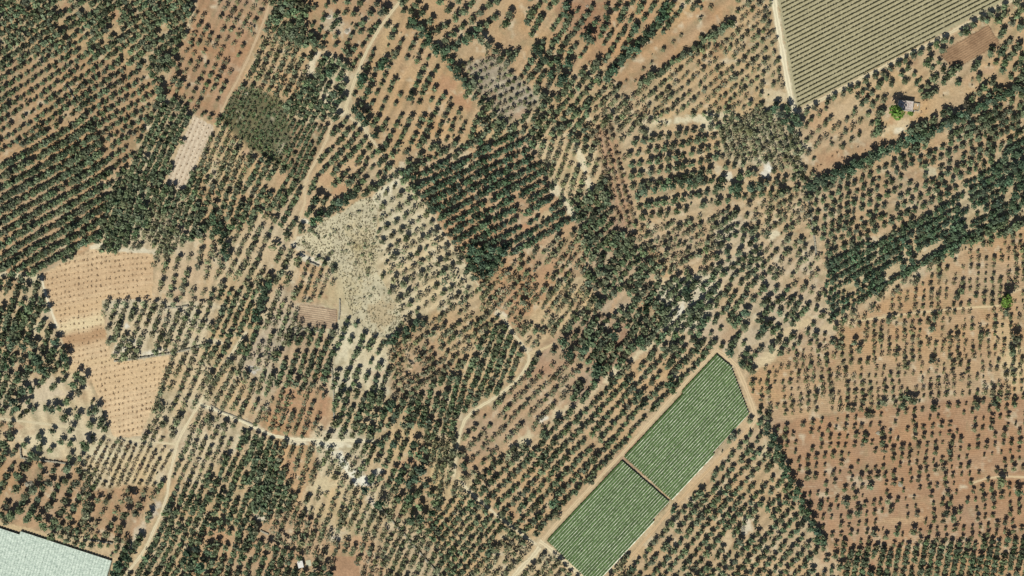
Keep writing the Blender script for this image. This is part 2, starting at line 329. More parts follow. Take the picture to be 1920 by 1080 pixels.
# single big crowns: phrase, tone, [(x, y, r)]
BIG = [
 ('single row along the lower vineyard track', 'g', [(1511,212,7.2),(1526,203,7),(1550,193,6.4),(1562,184,7),(1579,178,6.2),(1592,170,7),(1606,163,6.2),(1621,153,7.4),(1639,145,7.4),(1654,140,6.2),(1668,130,6.6),(1683,122,7),(1696,115,6.2),(1710,106,8),(1724,100,7),(1740,93,6.2),(1754,86,7.5),(1768,78,8),(1809,55,5.6),(1822,49,8),(1838,37,8),(1856,28,7.5),(1870,21,5.4),(1881,15,7.5),(1902,8,9)]),
 ('dark clump beside the white soil grove', 'd', [(885,470,10),(897,485,10.5),(905,497,10),(888,501,11),(916,480,9.5),(926,496,10),(905,515,10.5),(890,521,9),(918,512,9.5),(934,485,9),(946,474,9),(880,486,9.5),(898,472,9.5),(922,470,9),(936,470,9),(912,500,10),(876,508,9)]),
 ('left edge thicket', 'd', [(25,647,10),(75,675,12.5),(85,692,11.5),(107,640,9.5),(125,670,9.5),(47,650,9.5),(65,645,9.5),(15,687,8.5),(37,712,8.5),(45,732,9.5),(62,730,8.5),(35,765,10.5),(28,752,9.5)]),
 ('pale open ground at lower left', 'g', [(162,835,11),(10,832,11),(22,820,8),(147,703,8.5),(158,712,9),(140,722,8.5),(150,735,8),(128,752,9),(100,768,9),(123,783,9.5),(182,768,9),(148,780,8),(105,722,6.5),(121,712,6.5),(98,728,6),(91,702,7),(53,770,6.5),(65,768,6.5),(190,796,8),(199,804,7),(135,805,7.5),(96,844,7),(116,828,7.5),(133,832,7.5),(152,858,6.5),(132,856,7),(60,852,7)]),
 ('clump closing the upper left grove', 'g', [(290,112,9.5),(305,116,9.5),(318,110,9),(300,130,10),(289,141,9),(313,129,9),(325,120,8.5),(300,170,10),(304,185,9),(296,198,9.5),(330,150,8.5),(338,158,8.5)]),
 ('clump below the vineyard corner', 'd', [(1450,206,9.5),(1462,216,9.5),(1475,206,9),(1488,222,10),(1496,234,9.5),(1470,229,9),(1481,242,9)]),
 ('darkest thicket at the right edge', 'd', [(1880,300,10),(1896,315,10.5),(1906,331,10),(1889,341,10.5),(1911,351,10),(1879,356,10),(1900,367,10),(1915,381,9.5),(1895,386,9.5),(1869,326,9.5),(1913,309,10)]),
 ('red patch at the top centre', 'd', [(1100,72,12),(1003,92,8.5),(1012,103,9),(1022,115,8.5),(1065,122,10.5),(1055,148,11),(1049,159,9),(1045,117,8.5),(1032,140,8.5),(1060,15,9.5),(1058,30,8.5),(1137,35,8.5),(1163,38,8.5),(1190,54,9)]),
 ('open grove east of the pale track', 'g', [(781,12,8),(792,26,8),(808,41,8.5),(840,20,8.2),(825,5,8),(854,36,8.4),(870,24,8.4),(885,6,8),(901,26,8),(885,40,8),(867,52,8),(821,59,8.4),(836,51,7.5),(850,66,8),(836,77,8.4),(917,12,8.4),(932,5,8),(914,47,7.5),(899,54,7.5),(927,35,7.5),(860,2,7.5),(948,47,9.5),(955,30,9),(930,97,8.5),(938,112,9),(952,119,8.5),(880,72,9),(902,77,9),(915,87,9)]),
 ('bare clearing left of the pale track', 'g', [(652,6,7.5),(676,7,7.5),(706,9,7),(694,27,8),(715,26,9),(724,22,8.5),(680,45,7.5),(664,28,7.5),(707,49,7),(697,60,7.5),(624,51,8),(632,45,7),(606,37,6),(630,31,6.4),(647,26,6),(586,49,5.6),(600,57,5.6),(610,70,5.6),(630,69,6),(659,68,5.6),(677,61,6),(669,52,4.6),(689,74,5),(630,86,5.6),(648,96,8),(655,104,7.5),(664,92,6),(680,87,5.6),(652,81,5),(665,119,6),(674,107,4.6),(612,12,5.6),(627,4,5.6),(589,16,6.5)]),
 ('dark clumps by the pale track bend', 'd', [(680,147,11),(677,160,9.5),(717,125,9),(721,116,8.5),(692,170,9),(677,220,11.5),(667,207,9.5),(686,231,9.5),(630,222,8.5),(770,185,8.5),(704,255,9),(620,140,9),(628,178,9),(637,190,9)]),
 ('upper right ploughed field', 'g', [(1690,760,8.5),(1711,752,8.5),(1700,745,8),(1655,755,7.6),(1600,642,7.6),(1609,655,8.2),(1570,650,7.4),(1559,642,7.2),(1746,676,8),(1837,630,7.8),(1899,635,10),(1896,660,8.2),(1792,557,8),(1801,547,7.4),(1750,597,7.8),(1746,617,7.2),(1664,601,7.4),(1884,586,7.4)]),
 ('red ploughed field', 'g', [(1747,765,8),(1862,755,8),(1899,757,8),(1830,762,7.4),(1625,777,7.4),(1620,825,7.4),(1652,830,8),(1779,845,8),(1874,902,10),(1630,912,7.4),(1584,942,7.8),(1536,949,7.4),(1607,962,8.2),(1772,960,8.2),(1785,970,8),(1637,1000,7.8),(1907,922,9),(1679,999,7.2),(1710,996,7.4)]),
 ('upright row across the regular grid grove', 'd', [(1206,360,9.5),(1226,357,8.5),(1244,352,8.5),(1260,350,8.5),(1276,345,8.5),(1292,341,9),(1310,335,9),(1347,352,9.5),(1370,355,9.5),(1383,352,9),(1380,366,9),(1406,355,8.5),(1422,350,9)]),
 ('dark clump by the bottom left track', 'd', [(347,1050,11),(379,1062,11.5),(370,1027,8.5),(225,1060,11.5),(240,1045,9.5),(217,1075,10.5),(352,1036,9),(392,1034,8.5)]),
 ('brown plot above the plastic covered vineyard', 'g', [(37,890,10.5),(35,915,10),(65,917,10.5),(50,930,8.5),(25,965,10),(42,955,10),(55,970,9.5),(15,973,9.5),(75,970,9.5),(85,985,9),(105,976,8.5),(113,988,8),(120,957,10.5),(142,950,8.5),(147,905,9.5),(124,902,7.5),(151,880,8.5),(130,877,8.5),(95,905,8),(78,893,7.5),(125,880,8),(60,963,9),(131,990,8),(146,994,8)]),
 ('sparse red plot at lower left', 'o', [(201,940,7),(245,935,8.5),(218,960,7),(193,962,6.5),(237,965,9.5),(257,962,8.5),(181,983,7),(211,982,7),(227,990,8.5),(200,1001,8.5),(181,1005,6.5),(220,1010,7.5),(235,1012,7),(185,937,7),(263,945,8),(287,930,8)]),
 ('dark clump below the winding track', 'd', [(790,880,11.5),(780,897,10.5),(767,905,10.5),(750,897,10.5),(777,832,9.5),(740,832,9.5),(715,832,8.5),(870,872,8.5),(712,945,10.5),(685,917,9.5),(767,932,9.5),(812,960,9.5),(770,975,10.5),(790,970,9.5)]),
 ('bottom edge strip near the white hut', 'd', [(587,1076,10.5),(505,1075,9.5)]),
 ('grove left of the green vineyards', 'd', [(1037,942,10.5),(1262,957,7.5)]),
 ('grove above the green vineyards', 'd', [(1055,642,11.5),(1095,655,10.5),(1150,630,9.5),(1120,690,12),(1115,702,9.5),(1287,557,12),(1285,546,10.5),(1210,580,10.5),(1397,587,9.5),(1430,615,10.5),(1367,660,9.5),(1390,681,9.5),(1255,720,10.5),(1261,731,8.5),(1200,640,10.5),(1067,665,10.5)]),
 ('thicket above the dry scrub plot', 'd', [(594,376,11)]),
]
# tracks: points, width, colour
PT = (226, 208, 164); CR = (238, 224, 184)
TRACK = [
 ('dirt_track', 'pale dirt track along the left side of the pale vineyard', [(1450,-60),(1451,0),(1457,40),(1467,95),(1478,160),(1488,206),(1494,216)], 10.5, CR),
 ('dirt_track', 'dirt track along the lower side of the pale vineyard', [(1486,216),(1560,176),(1640,134),(1760,73),(1850,25),(1980,-45)], 7.5, (224,204,160)),
 ('dirt_track', 'pale track running down from the top centre', [(785,-60),(752,0),(732,25),(712,52),(692,87),(680,112),(670,137),(660,165),(648,200),(653,217),(670,232),(686,246),(700,266)], 5.5, (222,202,158)),
 ('footpath', 'narrow path continuing beside the white soil grove', [(700,266),(714,284),(730,307),(746,326),(762,345),(778,367),(795,385),(808,404),(826,432),(846,462),(864,484),(886,520),(906,546),(935,585)], 2.4, (224,205,164)),
 ('dirt_track', 'brown track down the right side of the red strip grove', [(515,-50),(506,4),(497,34),(480,75),(465,110),(447,147),(428,182),(414,212)], 4.2, (212,180,138)),
 ('dirt_track', 'track along the right side of the dark overgrown plot', [(646,204),(630,216),(619,234),(614,258),(600,288),(580,323),(570,348),(572,380),(560,412),(552,450)], 4.6, (220,194,150)),
 ('dirt_track', 'cream track descending to the bottom left', [(462,622),(441,652),(420,685),(400,715),(385,740),(373,757),(360,780),(345,805),(333,830),(326,858),(318,890),(314,925),(304,960),(290,990),(276,1022),(262,1045),(240,1072),(225,1110)], 5.2, (230,212,170)),
 ('dirt_track', 'cream track leading right from the junction', [(373,757),(400,767),(437,782),(480,802),(515,818),(560,824),(605,826),(650,826),(700,826)], 5.6, (236,222,182)),
 ('footpath', 'pale path under the tan sapling field', [(213,821),(250,825),(290,829),(332,833)], 3.2, PT),
 ('footpath', 'cream strip down the left edge of the tan sapling field', [(77,518),(84,547),(95,580),(107,613)], 3.8, (240,226,190)),
 ('dirt_track', 'pale track across the open ground at the left', [(-60,783),(0,785),(70,793),(130,801),(190,813),(213,821)], 4.4, (220,202,160)),
 ('dirt_track', 'winding cream track through the centre', [(935,585),(946,598),(960,622),(976,642),(991,663),(992,676),(985,692),(972,710),(950,730),(925,747),(887,771),(871,788),(863,810),(857,840),(853,872),(851,894)], 5.4, (228,210,166)),
 ('footpath', 'short spur off the winding track', [(991,663),(1010,658),(1042,643)], 5, (220,194,146)),
 ('dirt_track', 'straight path falling to the lower green vineyard', [(866,905),(880,922),(905,943),(937,971),(957,986),(985,1007),(1008,1022)], 5.2, (230,212,170)),
 ('dirt_track', 'cream track leaving the bottom edge', [(1012,1026),(1000,1042),(980,1062),(945,1100)], 9, (230,212,170)),
 ('dirt_track', 'tan track up the left side of the green vineyards', [(1014,1016),(1040,986),(1100,921),(1165,852),(1240,768),(1300,700),(1343,656)], 6.2, (222,192,146)),
 ('dirt_track', 'cream track below the lower green vineyard', [(1012,1014),(1040,1036),(1070,1062),(1120,1105)], 9.5, (232,212,168)),
 ('dirt_track', 'tan track round the upper right of the green vineyards', [(1343,656),(1362,668),(1381,686),(1395,718),(1410,758),(1418,785),(1406,802)], 8.5, (222,192,146)),
 ('dirt_track', 'tan track down the right side of the green vineyards', [(1406,802),(1360,850),(1310,900),(1263,950),(1210,1012),(1160,1072),(1130,1110)], 5.6, (216,180,132)),
 ('footpath', 'light path crossing the upper right ploughed field', [(1578,606),(1640,597),(1720,586),(1800,578),(1876,573)], 3.4, (226,198,148)),
 ('footpath', 'light path at the right edge by the lone tree', [(1892,552),(1905,545),(1960,530)], 3.6, (224,194,146)),
 ('footpath', 'light path on the red field at the right edge', [(1825,905),(1850,897),(1880,893),(1960,896)], 3.8, (226,196,148)),
 ('footpath', 'light lane through the dark right hand groves', [(1866,407),(1830,425),(1795,446),(1772,456),(1740,471),(1690,498),(1652,521),(1620,538),(1590,556)], 3.0, (208,180,136)),
 ('footpath', 'light lane climbing past the upper left strip grove', [(372,-40),(366,12),(356,40),(345,75)], 2.6, (216,192,150)),
]
# soil patches: x, y, rx, ry, angle, colour, strength, trees kept
PATCH = [
 (625,42,26,20,20,(204,186,154),.8,1),(617,32,5,4,0,(240,236,226),1,1),(650,58,6,5,0,(240,236,226),1,1),(700,10,34,20,-20,(188,144,106),.6,1),
 (588,118,10,26,25,(232,216,178),.9,.5),(645,150,8,22,25,(228,208,168),.9,.5),(612,182,10,14,20,(232,216,178),.9,.4),(636,210,13,8,0,(232,216,178),.9,.3),(685,240,16,6,40,(230,212,172),.8,.6),
 (770,128,20,15,10,(212,172,122),.8,.1),(835,160,26,18,30,(200,148,106),.8,.35),(862,188,26,16,40,(198,146,104),.8,.35),(728,70,14,34,28,(214,178,126),.7,.3),
 (1115,30,30,40,10,(176,126,92),.6,.8),(1080,15,26,14,-25,(182,134,98),.8,.2),(1120,100,30,14,-40,(182,134,98),.5,.9),
 (1305,222,70,8,-6,(234,222,182),.85,.45),(1330,232,16,14,0,(230,214,172),.9,.3),(1220,225,26,9,0,(230,214,174),.7,.7),
 (1090,300,7,38,-18,(236,220,180),.9,.35),(1104,345,8,18,-12,(236,220,180),.9,.3),(1040,358,14,10,30,(232,216,176),.9,.35),(1072,398,7,26,-28,(236,222,184),.9,.25),(1022,403,14,8,-30,(214,184,138),.9,.1),(985,425,10,7,0,(206,150,108),.9,.1),
 (1122,438,13,12,0,(188,148,116),.9,.1),(1160,420,20,14,0,(186,152,122),.8,.5),
 (1365,330,10,8,0,(236,226,198),.8,.4),(1438,318,9,20,10,(236,230,212),.9,.3),(1445,315,5,10,0,(240,236,222),1,.3),(1512,275,11,9,0,(236,220,182),.9,0),(1495,170,34,16,0,(214,184,140),.5,.6),(1452,180,24,14,0,(226,204,160),.8,.15),
 (1745,322,12,13,10,(208,196,158),.95,0),(1752,360,8,10,0,(224,204,160),.8,.3),(1602,388,10,8,0,(212,180,140),.8,.4),
 (1680,240,34,13,-22,(226,200,154),.85,.1),(1682,246,14,7,-20,(240,228,196),.8,0),(1580,205,36,16,-28,(214,182,138),.7,.4),(1540,225,26,14,-20,(210,166,120),.7,.3),(1855,135,18,10,30,(206,166,126),.8,.2),
 (1340,610,22,34,30,(208,180,146),.6,.7),(1370,625,20,14,-40,(196,160,122),.7,.5),(1400,640,24,20,-40,(214,192,156),.8,.25),(1445,545,30,40,-20,(212,190,156),.6,.7),
 (1275,582,7,13,20,(236,228,206),.85,.2),(1300,565,9,18,35,(228,214,184),.75,.6),(1320,545,12,12,30,(226,212,184),.7,.7),(1250,605,16,14,-40,(232,218,186),.7,.6),(1450,440,18,7,-35,(234,220,182),.9,.4),(1430,452,14,10,-35,(214,184,140),.7,.4),
 (1390,465,60,5,-30,(220,190,146),.8,.3),(1300,503,60,5,-26,(216,182,136),.8,.35),(1240,528,22,8,-25,(222,196,150),.8,.3),
 (1200,662,34,6,-38,(232,212,168),.9,.1),(1150,700,34,9,-40,(234,216,174),.9,.1),(1118,728,30,6,-50,(226,200,156),.9,.1),(1090,755,26,6,-42,(222,196,150),.8,.3),(1045,775,20,10,-35,(228,208,164),.8,.35),(1020,785,10,6,-30,(240,232,210),.9,.1),(985,825,26,14,-35,(228,212,168),.8,.4),(1165,640,10,34,20,(170,122,94),.7,.6),
 (1010,690,40,20,-20,(186,140,108),.5,.9),(1030,690,36,10,-25,(194,148,112),.6,.5),
 (1480,620,60,9,-26,(226,198,150),.8,.1),(1440,668,30,14,-30,(230,206,158),.8,.1),(1560,612,24,10,-20,(226,196,148),.7,.2),(1900,690,30,40,0,(226,200,148),.8,.95),(1880,620,18,40,10,(222,192,142),.6,.95),(1650,790,60,14,-5,(204,164,122),.4,1),(1870,880,44,16,0,(206,164,122),.5,.7),(1700,975,70,7,-4,(214,174,126),.6,.8),(1640,1018,90,6,-6,(204,156,112),.6,.1),(1560,1070,20,30,10,(214,186,146),.7,.3),(1635,1060,10,12,0,(200,146,108),.9,.1),(1830,1030,20,12,0,(202,152,112),.8,.2),(1528,1060,14,24,10,(218,190,150),.8,.2),
 (1400,985,9,20,15,(232,216,184),.9,.3),(1365,1012,8,16,20,(222,192,148),.9,.1),(1432,1030,8,8,0,(230,210,170),.7,.5),(1430,850,14,26,20,(222,202,158),.7,.6),
 (640,862,9,26,-35,(242,236,212),.95,.25),(662,890,12,22,-45,(244,238,216),1,.15),(685,902,22,9,20,(242,236,214),1,.1),(706,888,14,8,-30,(238,228,200),.9,.2),(712,898,9,10,0,(214,176,138),.8,.1),(620,832,40,8,3,(238,228,194),.9,.3),(560,828,30,8,0,(232,220,184),.8,.4),
 (610,910,34,16,0,(220,200,154),.85,.12),(630,1000,18,14,10,(218,196,160),.9,.1),(628,1008,10,6,0,(232,220,196),.8,.1),(735,985,16,8,0,(226,204,164),.8,.3),(695,940,8,14,-35,(232,214,184),.8,.3),(668,1014,12,10,0,(212,164,120),.7,.3),(760,870,24,10,-10,(208,158,116),.7,.5),(490,972,12,5,20,(234,222,196),.8,.2),(518,890,16,10,0,(202,148,108),.6,.8),(545,880,14,30,20,(204,152,110),.6,.7),
 (650,640,14,40,10,(230,218,180),.8,.35),(690,690,40,36,0,(228,214,174),.5,.75),(708,702,14,10,0,(210,176,140),.8,.2),(690,787,22,10,-15,(222,192,146),.9,.15),(753,760,14,8,0,(204,156,116),.8,.3),(610,730,10,34,8,(200,146,106),.5,.7),(548,752,22,26,0,(206,152,108),.6,.55),(602,705,14,8,0,(200,140,100),.8,.2),(612,780,14,34,0,(194,140,102),.5,.75),(800,655,40,10,-33,(206,162,116),.6,.8),(835,610,34,8,-35,(214,174,126),.7,.4),(835,725,20,12,-40,(210,172,128),.6,.5),(940,590,14,8,20,(240,228,196),.8,.1),(855,700,20,8,-45,(214,182,136),.7,.3),
 (505,555,12,34,30,(216,186,142),.6,.5),(492,590,14,10,-40,(224,200,160),.8,.2),(480,660,18,40,20,(198,180,156),.6,.7),(475,692,9,7,0,(206,200,188),.9,.1),
 (655,310,26,13,-25,(214,176,130),.9,.05),(607,335,18,12,0,(208,166,122),.8,.1),(632,362,22,9,-35,(200,150,108),.7,.3),(572,385,9,30,24,(216,178,136),.8,.2),(572,415,9,6,0,(238,228,200),.9,.1),(720,360,26,10,-40,(236,224,188),.7,.55),(740,345,30,7,-40,(236,226,192),.7,.5),(525,335,10,20,30,(208,170,126),.8,.3),(505,470,14,30,25,(220,190,146),.7,.4),(870,290,26,6,-25,(226,204,162),.8,.3),(875,310,22,6,-30,(228,208,166),.8,.3),
 (560,455,14,12,0,(236,226,196),.8,.3),(580,485,24,8,20,(236,226,198),.9,.3),(545,500,10,20,20,(226,206,164),.7,.4),
 (20,515,28,6,5,(234,222,184),.9,.3),(60,520,16,8,0,(232,216,172),.8,.3),(68,618,9,14,20,(226,212,172),.8,.3),(88,590,12,20,20,(220,198,164),.6,.6),(10,560,16,30,10,(220,186,140),.5,.6),(30,620,14,14,0,(214,180,138),.6,.6),(45,690,30,20,0,(196,152,112),.6,.8),(80,735,40,30,-20,(222,200,166),.7,.5),(80,830,46,24,5,(234,216,172),.7,.7),(185,850,24,20,0,(234,222,180),.7,.8),(15,800,22,10,10,(196,152,112),.7,.6),
 (240,612,6,6,0,(236,228,208),.9,.7),(225,655,16,8,-20,(232,222,196),.8,.8),(290,660,22,6,-12,(238,230,206),.9,.2),(240,640,16,8,0,(232,222,196),.7,.85),(365,625,10,9,0,(220,194,152),.8,.2),(330,580,20,6,0,(226,208,172),.7,.5),(380,590,24,9,0,(214,188,144),.6,.5),(405,640,18,6,15,(230,212,170),.9,.2),
 (278,238,7,6,0,(232,214,178),.9,.1),(318,193,5,10,25,(224,200,164),.9,.1),(345,430,12,16,0,(222,194,158),.7,.4),(275,300,8,20,15,(222,204,168),.7,.6),(330,395,12,10,0,(214,184,140),.3,1),(400,320,8,30,25,(222,204,168),.7,.5),(460,285,7,7,0,(216,176,136),.8,.3),(235,420,6,30,20,(222,204,164),.6,.6),(178,462,16,6,-15,(236,222,186),.9,.1),(345,510,40,24,0,(220,188,148),.5,.75),(190,420,6,22,20,(220,194,150),.8,.2),(258,470,40,5,3,(232,220,188),.8,.5),
 (212,155,9,8,0,(202,166,128),.95,0),(122,12,18,8,-60,(196,150,110),.7,.3),(215,25,8,14,30,(200,152,112),.8,.3),(440,100,20,60,25,(190,138,100),.4,.9),
 (415,965,14,14,0,(214,178,130),.7,.5),(412,1000,20,20,10,(204,156,112),.7,.4),(440,1020,14,30,10,(212,172,128),.6,.5),(300,900,10,14,0,(226,208,170),.7,.4),(290,955,10,22,30,(212,198,176),.8,.3),(258,1000,8,34,25,(218,200,170),.7,.3),(440,835,6,40,22,(222,204,166),.9,.1),(365,895,20,14,0,(226,206,164),.6,.7),(385,830,26,20,0,(228,212,172),.6,.8),
 (1010,520,14,14,0,(204,156,112),.7,.35),(965,555,20,14,0,(204,150,108),.5,.7),(1030,500,9,18,30,(204,152,110),.6,.6),(990,445,18,8,-40,(222,198,154),.7,.5),(970,470,10,6,-30,(228,208,168),.7,.4),(1020,595,24,14,-20,(216,184,136),.6,.5),(1150,575,6,22,15,(212,170,126),.8,.2),(1400,800,14,10,0,(214,180,134),.8,.2),
 (195,1030,22,9,12,(216,188,142),.9,0),(622,845,8,16,-30,(238,228,198),.9,.3),(652,876,9,18,-45,(240,232,206),.9,.3),(920,1060,10,10,0,(228,206,166),.6,.6),(1020,215,10,8,0,(222,196,152),.5,.6),(975,215,18,7,-30,(196,160,128),.7,.2),
]
# ground kept free of groves
TANF = [(77,515),(100,503),(172,467),(200,472),(285,476),(289,492),(284,563),(230,560),(190,562),(194,600),(205,655),(215,677),(260,676),(322,667),(305,715),(290,755),(264,818),(214,821),(200,790),(185,745),(165,702),(132,690),(120,645),(106,612),(84,547)]
PINK = [(364,217),(402,238),(380,285),(345,362),(312,343),(335,280)]
SCRUB = [(553,458),(572,440),(610,412),(640,398),(668,378),(688,370),(702,376),(708,400),(706,430),(714,470),(702,500),(724,540),(754,594),(750,606),(722,634),(696,628),(664,596),(646,560),(640,520),(606,490),(572,470)]
PLOT1 = [(562,570),(632,580),(631,617),(556,609)]
PLOT2 = [(1853,46),(1875,82),(1788,130),(1761,100)]
REDP = [(625,1041),(668,1043),(676,1080),(680,1140),(618,1140)]
VINE = [(1455,-60),(1458,0),(1466,50),(1492,206),(1860,14),(1990,-56)]
GREEN_LO = [(1166,863),(1256,941),(1113,1098),(1026,1014)]
GREEN_UP = [(1343,664),(1370,686),(1404,776),(1259,937),(1171,857)]
HOUSE = [(1664,166),(1724,168),(1724,222),(1660,222)]
HUT = [(555,1045),(590,1045),(590,1070),(555,1070)]
PLASTIC = [(-80,962),(0,985),(36,998),(39,994),(212,1050),(190,1140),(-80,1140)]

# ---------------------------------------------------------------- land raster
MG = 64
RW, RH = 1920 + 2 * MG, 1080 + 2 * MG
gx, gy = np.meshgrid(np.arange(RW) - MG + 0.5, np.arange(RH) - MG + 0.5)
wx = gx + 3.0 * vnoise(gx, gy, 17, 1) + 2.0 * vnoise(gx, gy, 6, 2)
wy = gy + 3.0 * vnoise(gx, gy, 17, 3) + 2.0 * vnoise(gx, gy, 6, 4)
lab = np.zeros((RH, RW), np.int32); best = np.full((RH, RW), 1e12)
vx = gx + 16 * vnoise(gx, gy, 60, 5); vy = gy + 16 * vnoise(gx, gy, 60, 6)
PARC = []
for i, s in enumerate(SEED):
    d = (vx - s[0]) ** 2 + (vy - s[1]) ** 2
    m = d < best; best[m] = d[m]; lab[m] = i
    PARC.append(s[2:])
for i, p in enumerate(POLY):
    lab[inpoly(wx, wy, p[0])] = len(SEED) + i
    PARC.append(p[1:])
keep = np.ones((RH, RW), np.float32)
NS = len(SEED); GEO = []
for i, p in enumerate(PARC):
    (dx, dy), rs, ts, r0, fill, jit, tone, _ = p
    if tone not in 'rsv':
        fill = 1 - (1 - fill) * .45 if fill > 0 else 0
        if i < NS: rs *= .87; ts *= .79; r0 *= 1.03
        else: rs *= .96; ts *= .92; r0 *= 1.05
    m = lab == i
    yy, xx = np.nonzero(m); L = math.hypot(dx, dy)
    GEO.append((xx.mean() - MG if len(xx) else 0, yy.mean() - MG if len(xx) else 0, max(np.ptp(xx), np.ptp(yy)) * .75 + 40 if len(xx) else 0, dx / L, dy / L, rs, ts, r0, fill, jit, tone))
soil = np.zeros((RH, RW, 3)); ang = np.zeros((RH, RW)); lane = np.zeros((RH, RW))
IX = gx - 3.0 * vnoise(gx, gy, 70, 61); IY = gy - 3.0 * vnoise(gx, gy, 70, 62)
for i, p in enumerate(PARC):
    m = lab == i
    soil[m] = lin(.70 * np.array(p[7]) + .30 * np.array((196, 166, 124)) if p[6] not in 'vr' and min(p[7]) < 175 else p[7]); ang[m] = math.atan2(p[0][1], p[0][0])
    G = GEO[i]
    if G[10] not in 'rs' and G[8] > .3: lane[m] = np.cos(6.2832 * (-(IX[m] - G[0]) * G[4] + (IY[m] - G[1]) * G[3]) / G[5])
def blur(a, k):
    for ax in (0, 1):
        c_ = np.cumsum(np.concatenate([np.repeat(a.take([0], ax), k + 1, ax), a, np.repeat(a.take([-1], ax), k, ax)], ax), axis=ax)
        n = 2 * k + 1
        a = (c_.take(range(n, c_.shape[ax]), ax) - c_.take(range(0, c_.shape[ax] - n), ax)) / n
    return a
soil = blur(blur(soil, 4), 3)
# lanes: streaks that follow the planting direction
ca, sa = np.cos(ang), np.sin(ang)
u = gx * ca + gy * sa; v = -gx * sa + gy * ca
streak = 0.6 * vnoise(u, v * 5, 34, 11) + 0.4 * vnoise(u, v * 2.5, 22, 12)
mott = 0.5 * vnoise(gx, gy, 38, 13) + 0.35 * vnoise(gx, gy, 13, 14) + 0.3 * vnoise(gx, gy, 5, 15)
f = 1 + 0.13 * streak + 0.12 * mott - .09 * lane
weed = np.clip(lane * .8 + .5 * mott + .1, 0, 1)[..., None] * .36
soil = soil * (1 - weed) + lin((166, 148, 108)) * weed
soil = soil * f[..., None]
warm = 0.05 * vnoise(gx, gy, 90, 16) + 0.05 * vnoise(gx, gy, 24, 17)
soil *= np.stack([1 + 0.4 * warm, 1 - 0.5 * warm, 1 - 1.6 * warm], -1)
chalk = np.clip(vnoise(gx, gy, 16, 24) * .7 + vnoise(gx, gy, 6, 25) * .55 - .34, 0, 1)[..., None] * 1.0
soil = soil * (1 - chalk) + lin((226, 210, 174)) * chalk
rust = np.clip(vnoise(gx, gy, 30, 26) * .8 + vnoise(gx, gy, 8, 27) * .5 - .35, 0, 1)[..., None] * .55
soil = soil * (1 - rust) + lin((176, 126, 90)) * rust
grass = np.clip(0.5 * vnoise(gx, gy, 20, 18) + 0.5 * vnoise(gx, gy, 7, 19) - 0.12, 0, 1)[..., None]
soil = soil * (1 - 0.7 * grass) + lin((158, 148, 106)) * 0.7 * grass
def patch(px, py, rx, ry, a, col, st, kp):
    R = int(max(rx, ry) * 1.9) + 4
    x0, x1 = max(0, int(px + MG - R)), min(RW, int(px + MG + R)); y0, y1 = max(0, int(py + MG - R)), min(RH, int(py + MG + R))
    if x1 <= x0 or y1 <= y0: return
    X = gx[y0:y1, x0:x1]; Y = gy[y0:y1, x0:x1]
    t = math.radians(a); dx = X - px; dy = Y - py
    q = np.hypot((dx * math.cos(t) + dy * math.sin(t)) / rx, (-dx * math.sin(t) + dy * math.cos(t)) / ry)
    q = q + 0.42 * vnoise(X, Y, 9, 21) + 0.34 * vnoise(X, Y, 4, 22)
    w = np.clip((1.2 - q) / 0.75, 0, 1); w = w * w * (3 - 2 * w) * st
    tex = 1 + 0.08 * vnoise(X, Y, 5, 23)
    soil[y0:y1, x0:x1] = soil[y0:y1, x0:x1] * (1 - w[..., None]) + lin(col) * tex[..., None] * w[..., None]
    kk = keep[y0:y1, x0:x1]; kk[:] = np.where(q < 0.85, np.minimum(kk, kp), kk)
for p in PATCH: patch(*p)
# the outlying plots
PXW = gx + 1.2 * vnoise(gx, gy, 5, 31); PYW = gy + 1.2 * vnoise(gx, gy, 5, 32); PN = vnoise(gx, gy, 14, 33) + vnoise(gx, gy, 4, 34)
def plot(poly, col, grow=0, amp=.08):
    m = inpoly(PXW, PYW, poly)
    t = 1 + amp * PN
    soil[m] = (lin(col) * t[..., None])[m]; keep[m] = 0
    return m
m = plot(TANF, (232, 198, 150))
tf = -0.26 * (gx - 72) + 0.00042 * (gx - 72) ** 2 * np.where(gy < 640, 1.0, .35)
tr = np.clip(np.cos(6.2832 * (gy - 380 - tf) / 10.6) * .8 + .5 * vnoise(gx, gy, 5, 37) + .1, 0, 1)[..., None] * .30 * m[..., None]
soil = soil * (1 - tr) + lin((186, 138, 94)) * tr
# its pale and its brown cross bands
bandv = gy + 0.22 * gx
for yc, hw, col, st in ((640, 12, (240, 216, 164), .8), (668, 16, (188, 140, 94), .75), (720, 9, (228, 194, 142), .6), (760, 26, (228, 190, 138), .5), (560, 34, (206, 162, 114), .4), (610, 14, (222, 182, 130), .6)):
    w = np.clip(1.4 - np.abs(bandv - yc + 5 * vnoise(gx, gy, 20, 35)) / hw, 0, 1)[..., None] * st * m[..., None]
    soil = soil * (1 - w) + lin(col) * w
m = plot(PINK, (228, 206, 174), amp=.06)
stp = np.clip(np.cos(((gx - 364) * .92 + (gy - 217) * .39) / 8.6 * 6.283 - 2.6 + .5 * vnoise(gx, gy, 9, 36)) * 1.2, 0, 1)[..., None] * .5 * m[..., None]
soil = soil * (1 - stp) + lin((178, 148, 116)) * stp
scrub_m = plot(SCRUB, (208, 196, 158), amp=.12)
for px, py, rx, ry, a, col, st in ((640, 560, 40, 50, 0, (204, 186, 138), .6), (680, 470, 30, 60, -20, (200, 180, 132), .6), (600, 450, 40, 26, -20, (226, 212, 168), .6), (715, 590, 30, 30, 0, (192, 164, 118), .6), (672, 462, 10, 8, 0, (184, 166, 108), .6)):
    patch(px, py, rx, ry, a, col, st, 0)
plot(REDP, (188, 144, 106), amp=.1)
plot(PLOT1, (176, 140, 106)); plot(PLOT2, (150, 118, 86))
m = plot(VINE, (186, 176, 134), amp=.05)
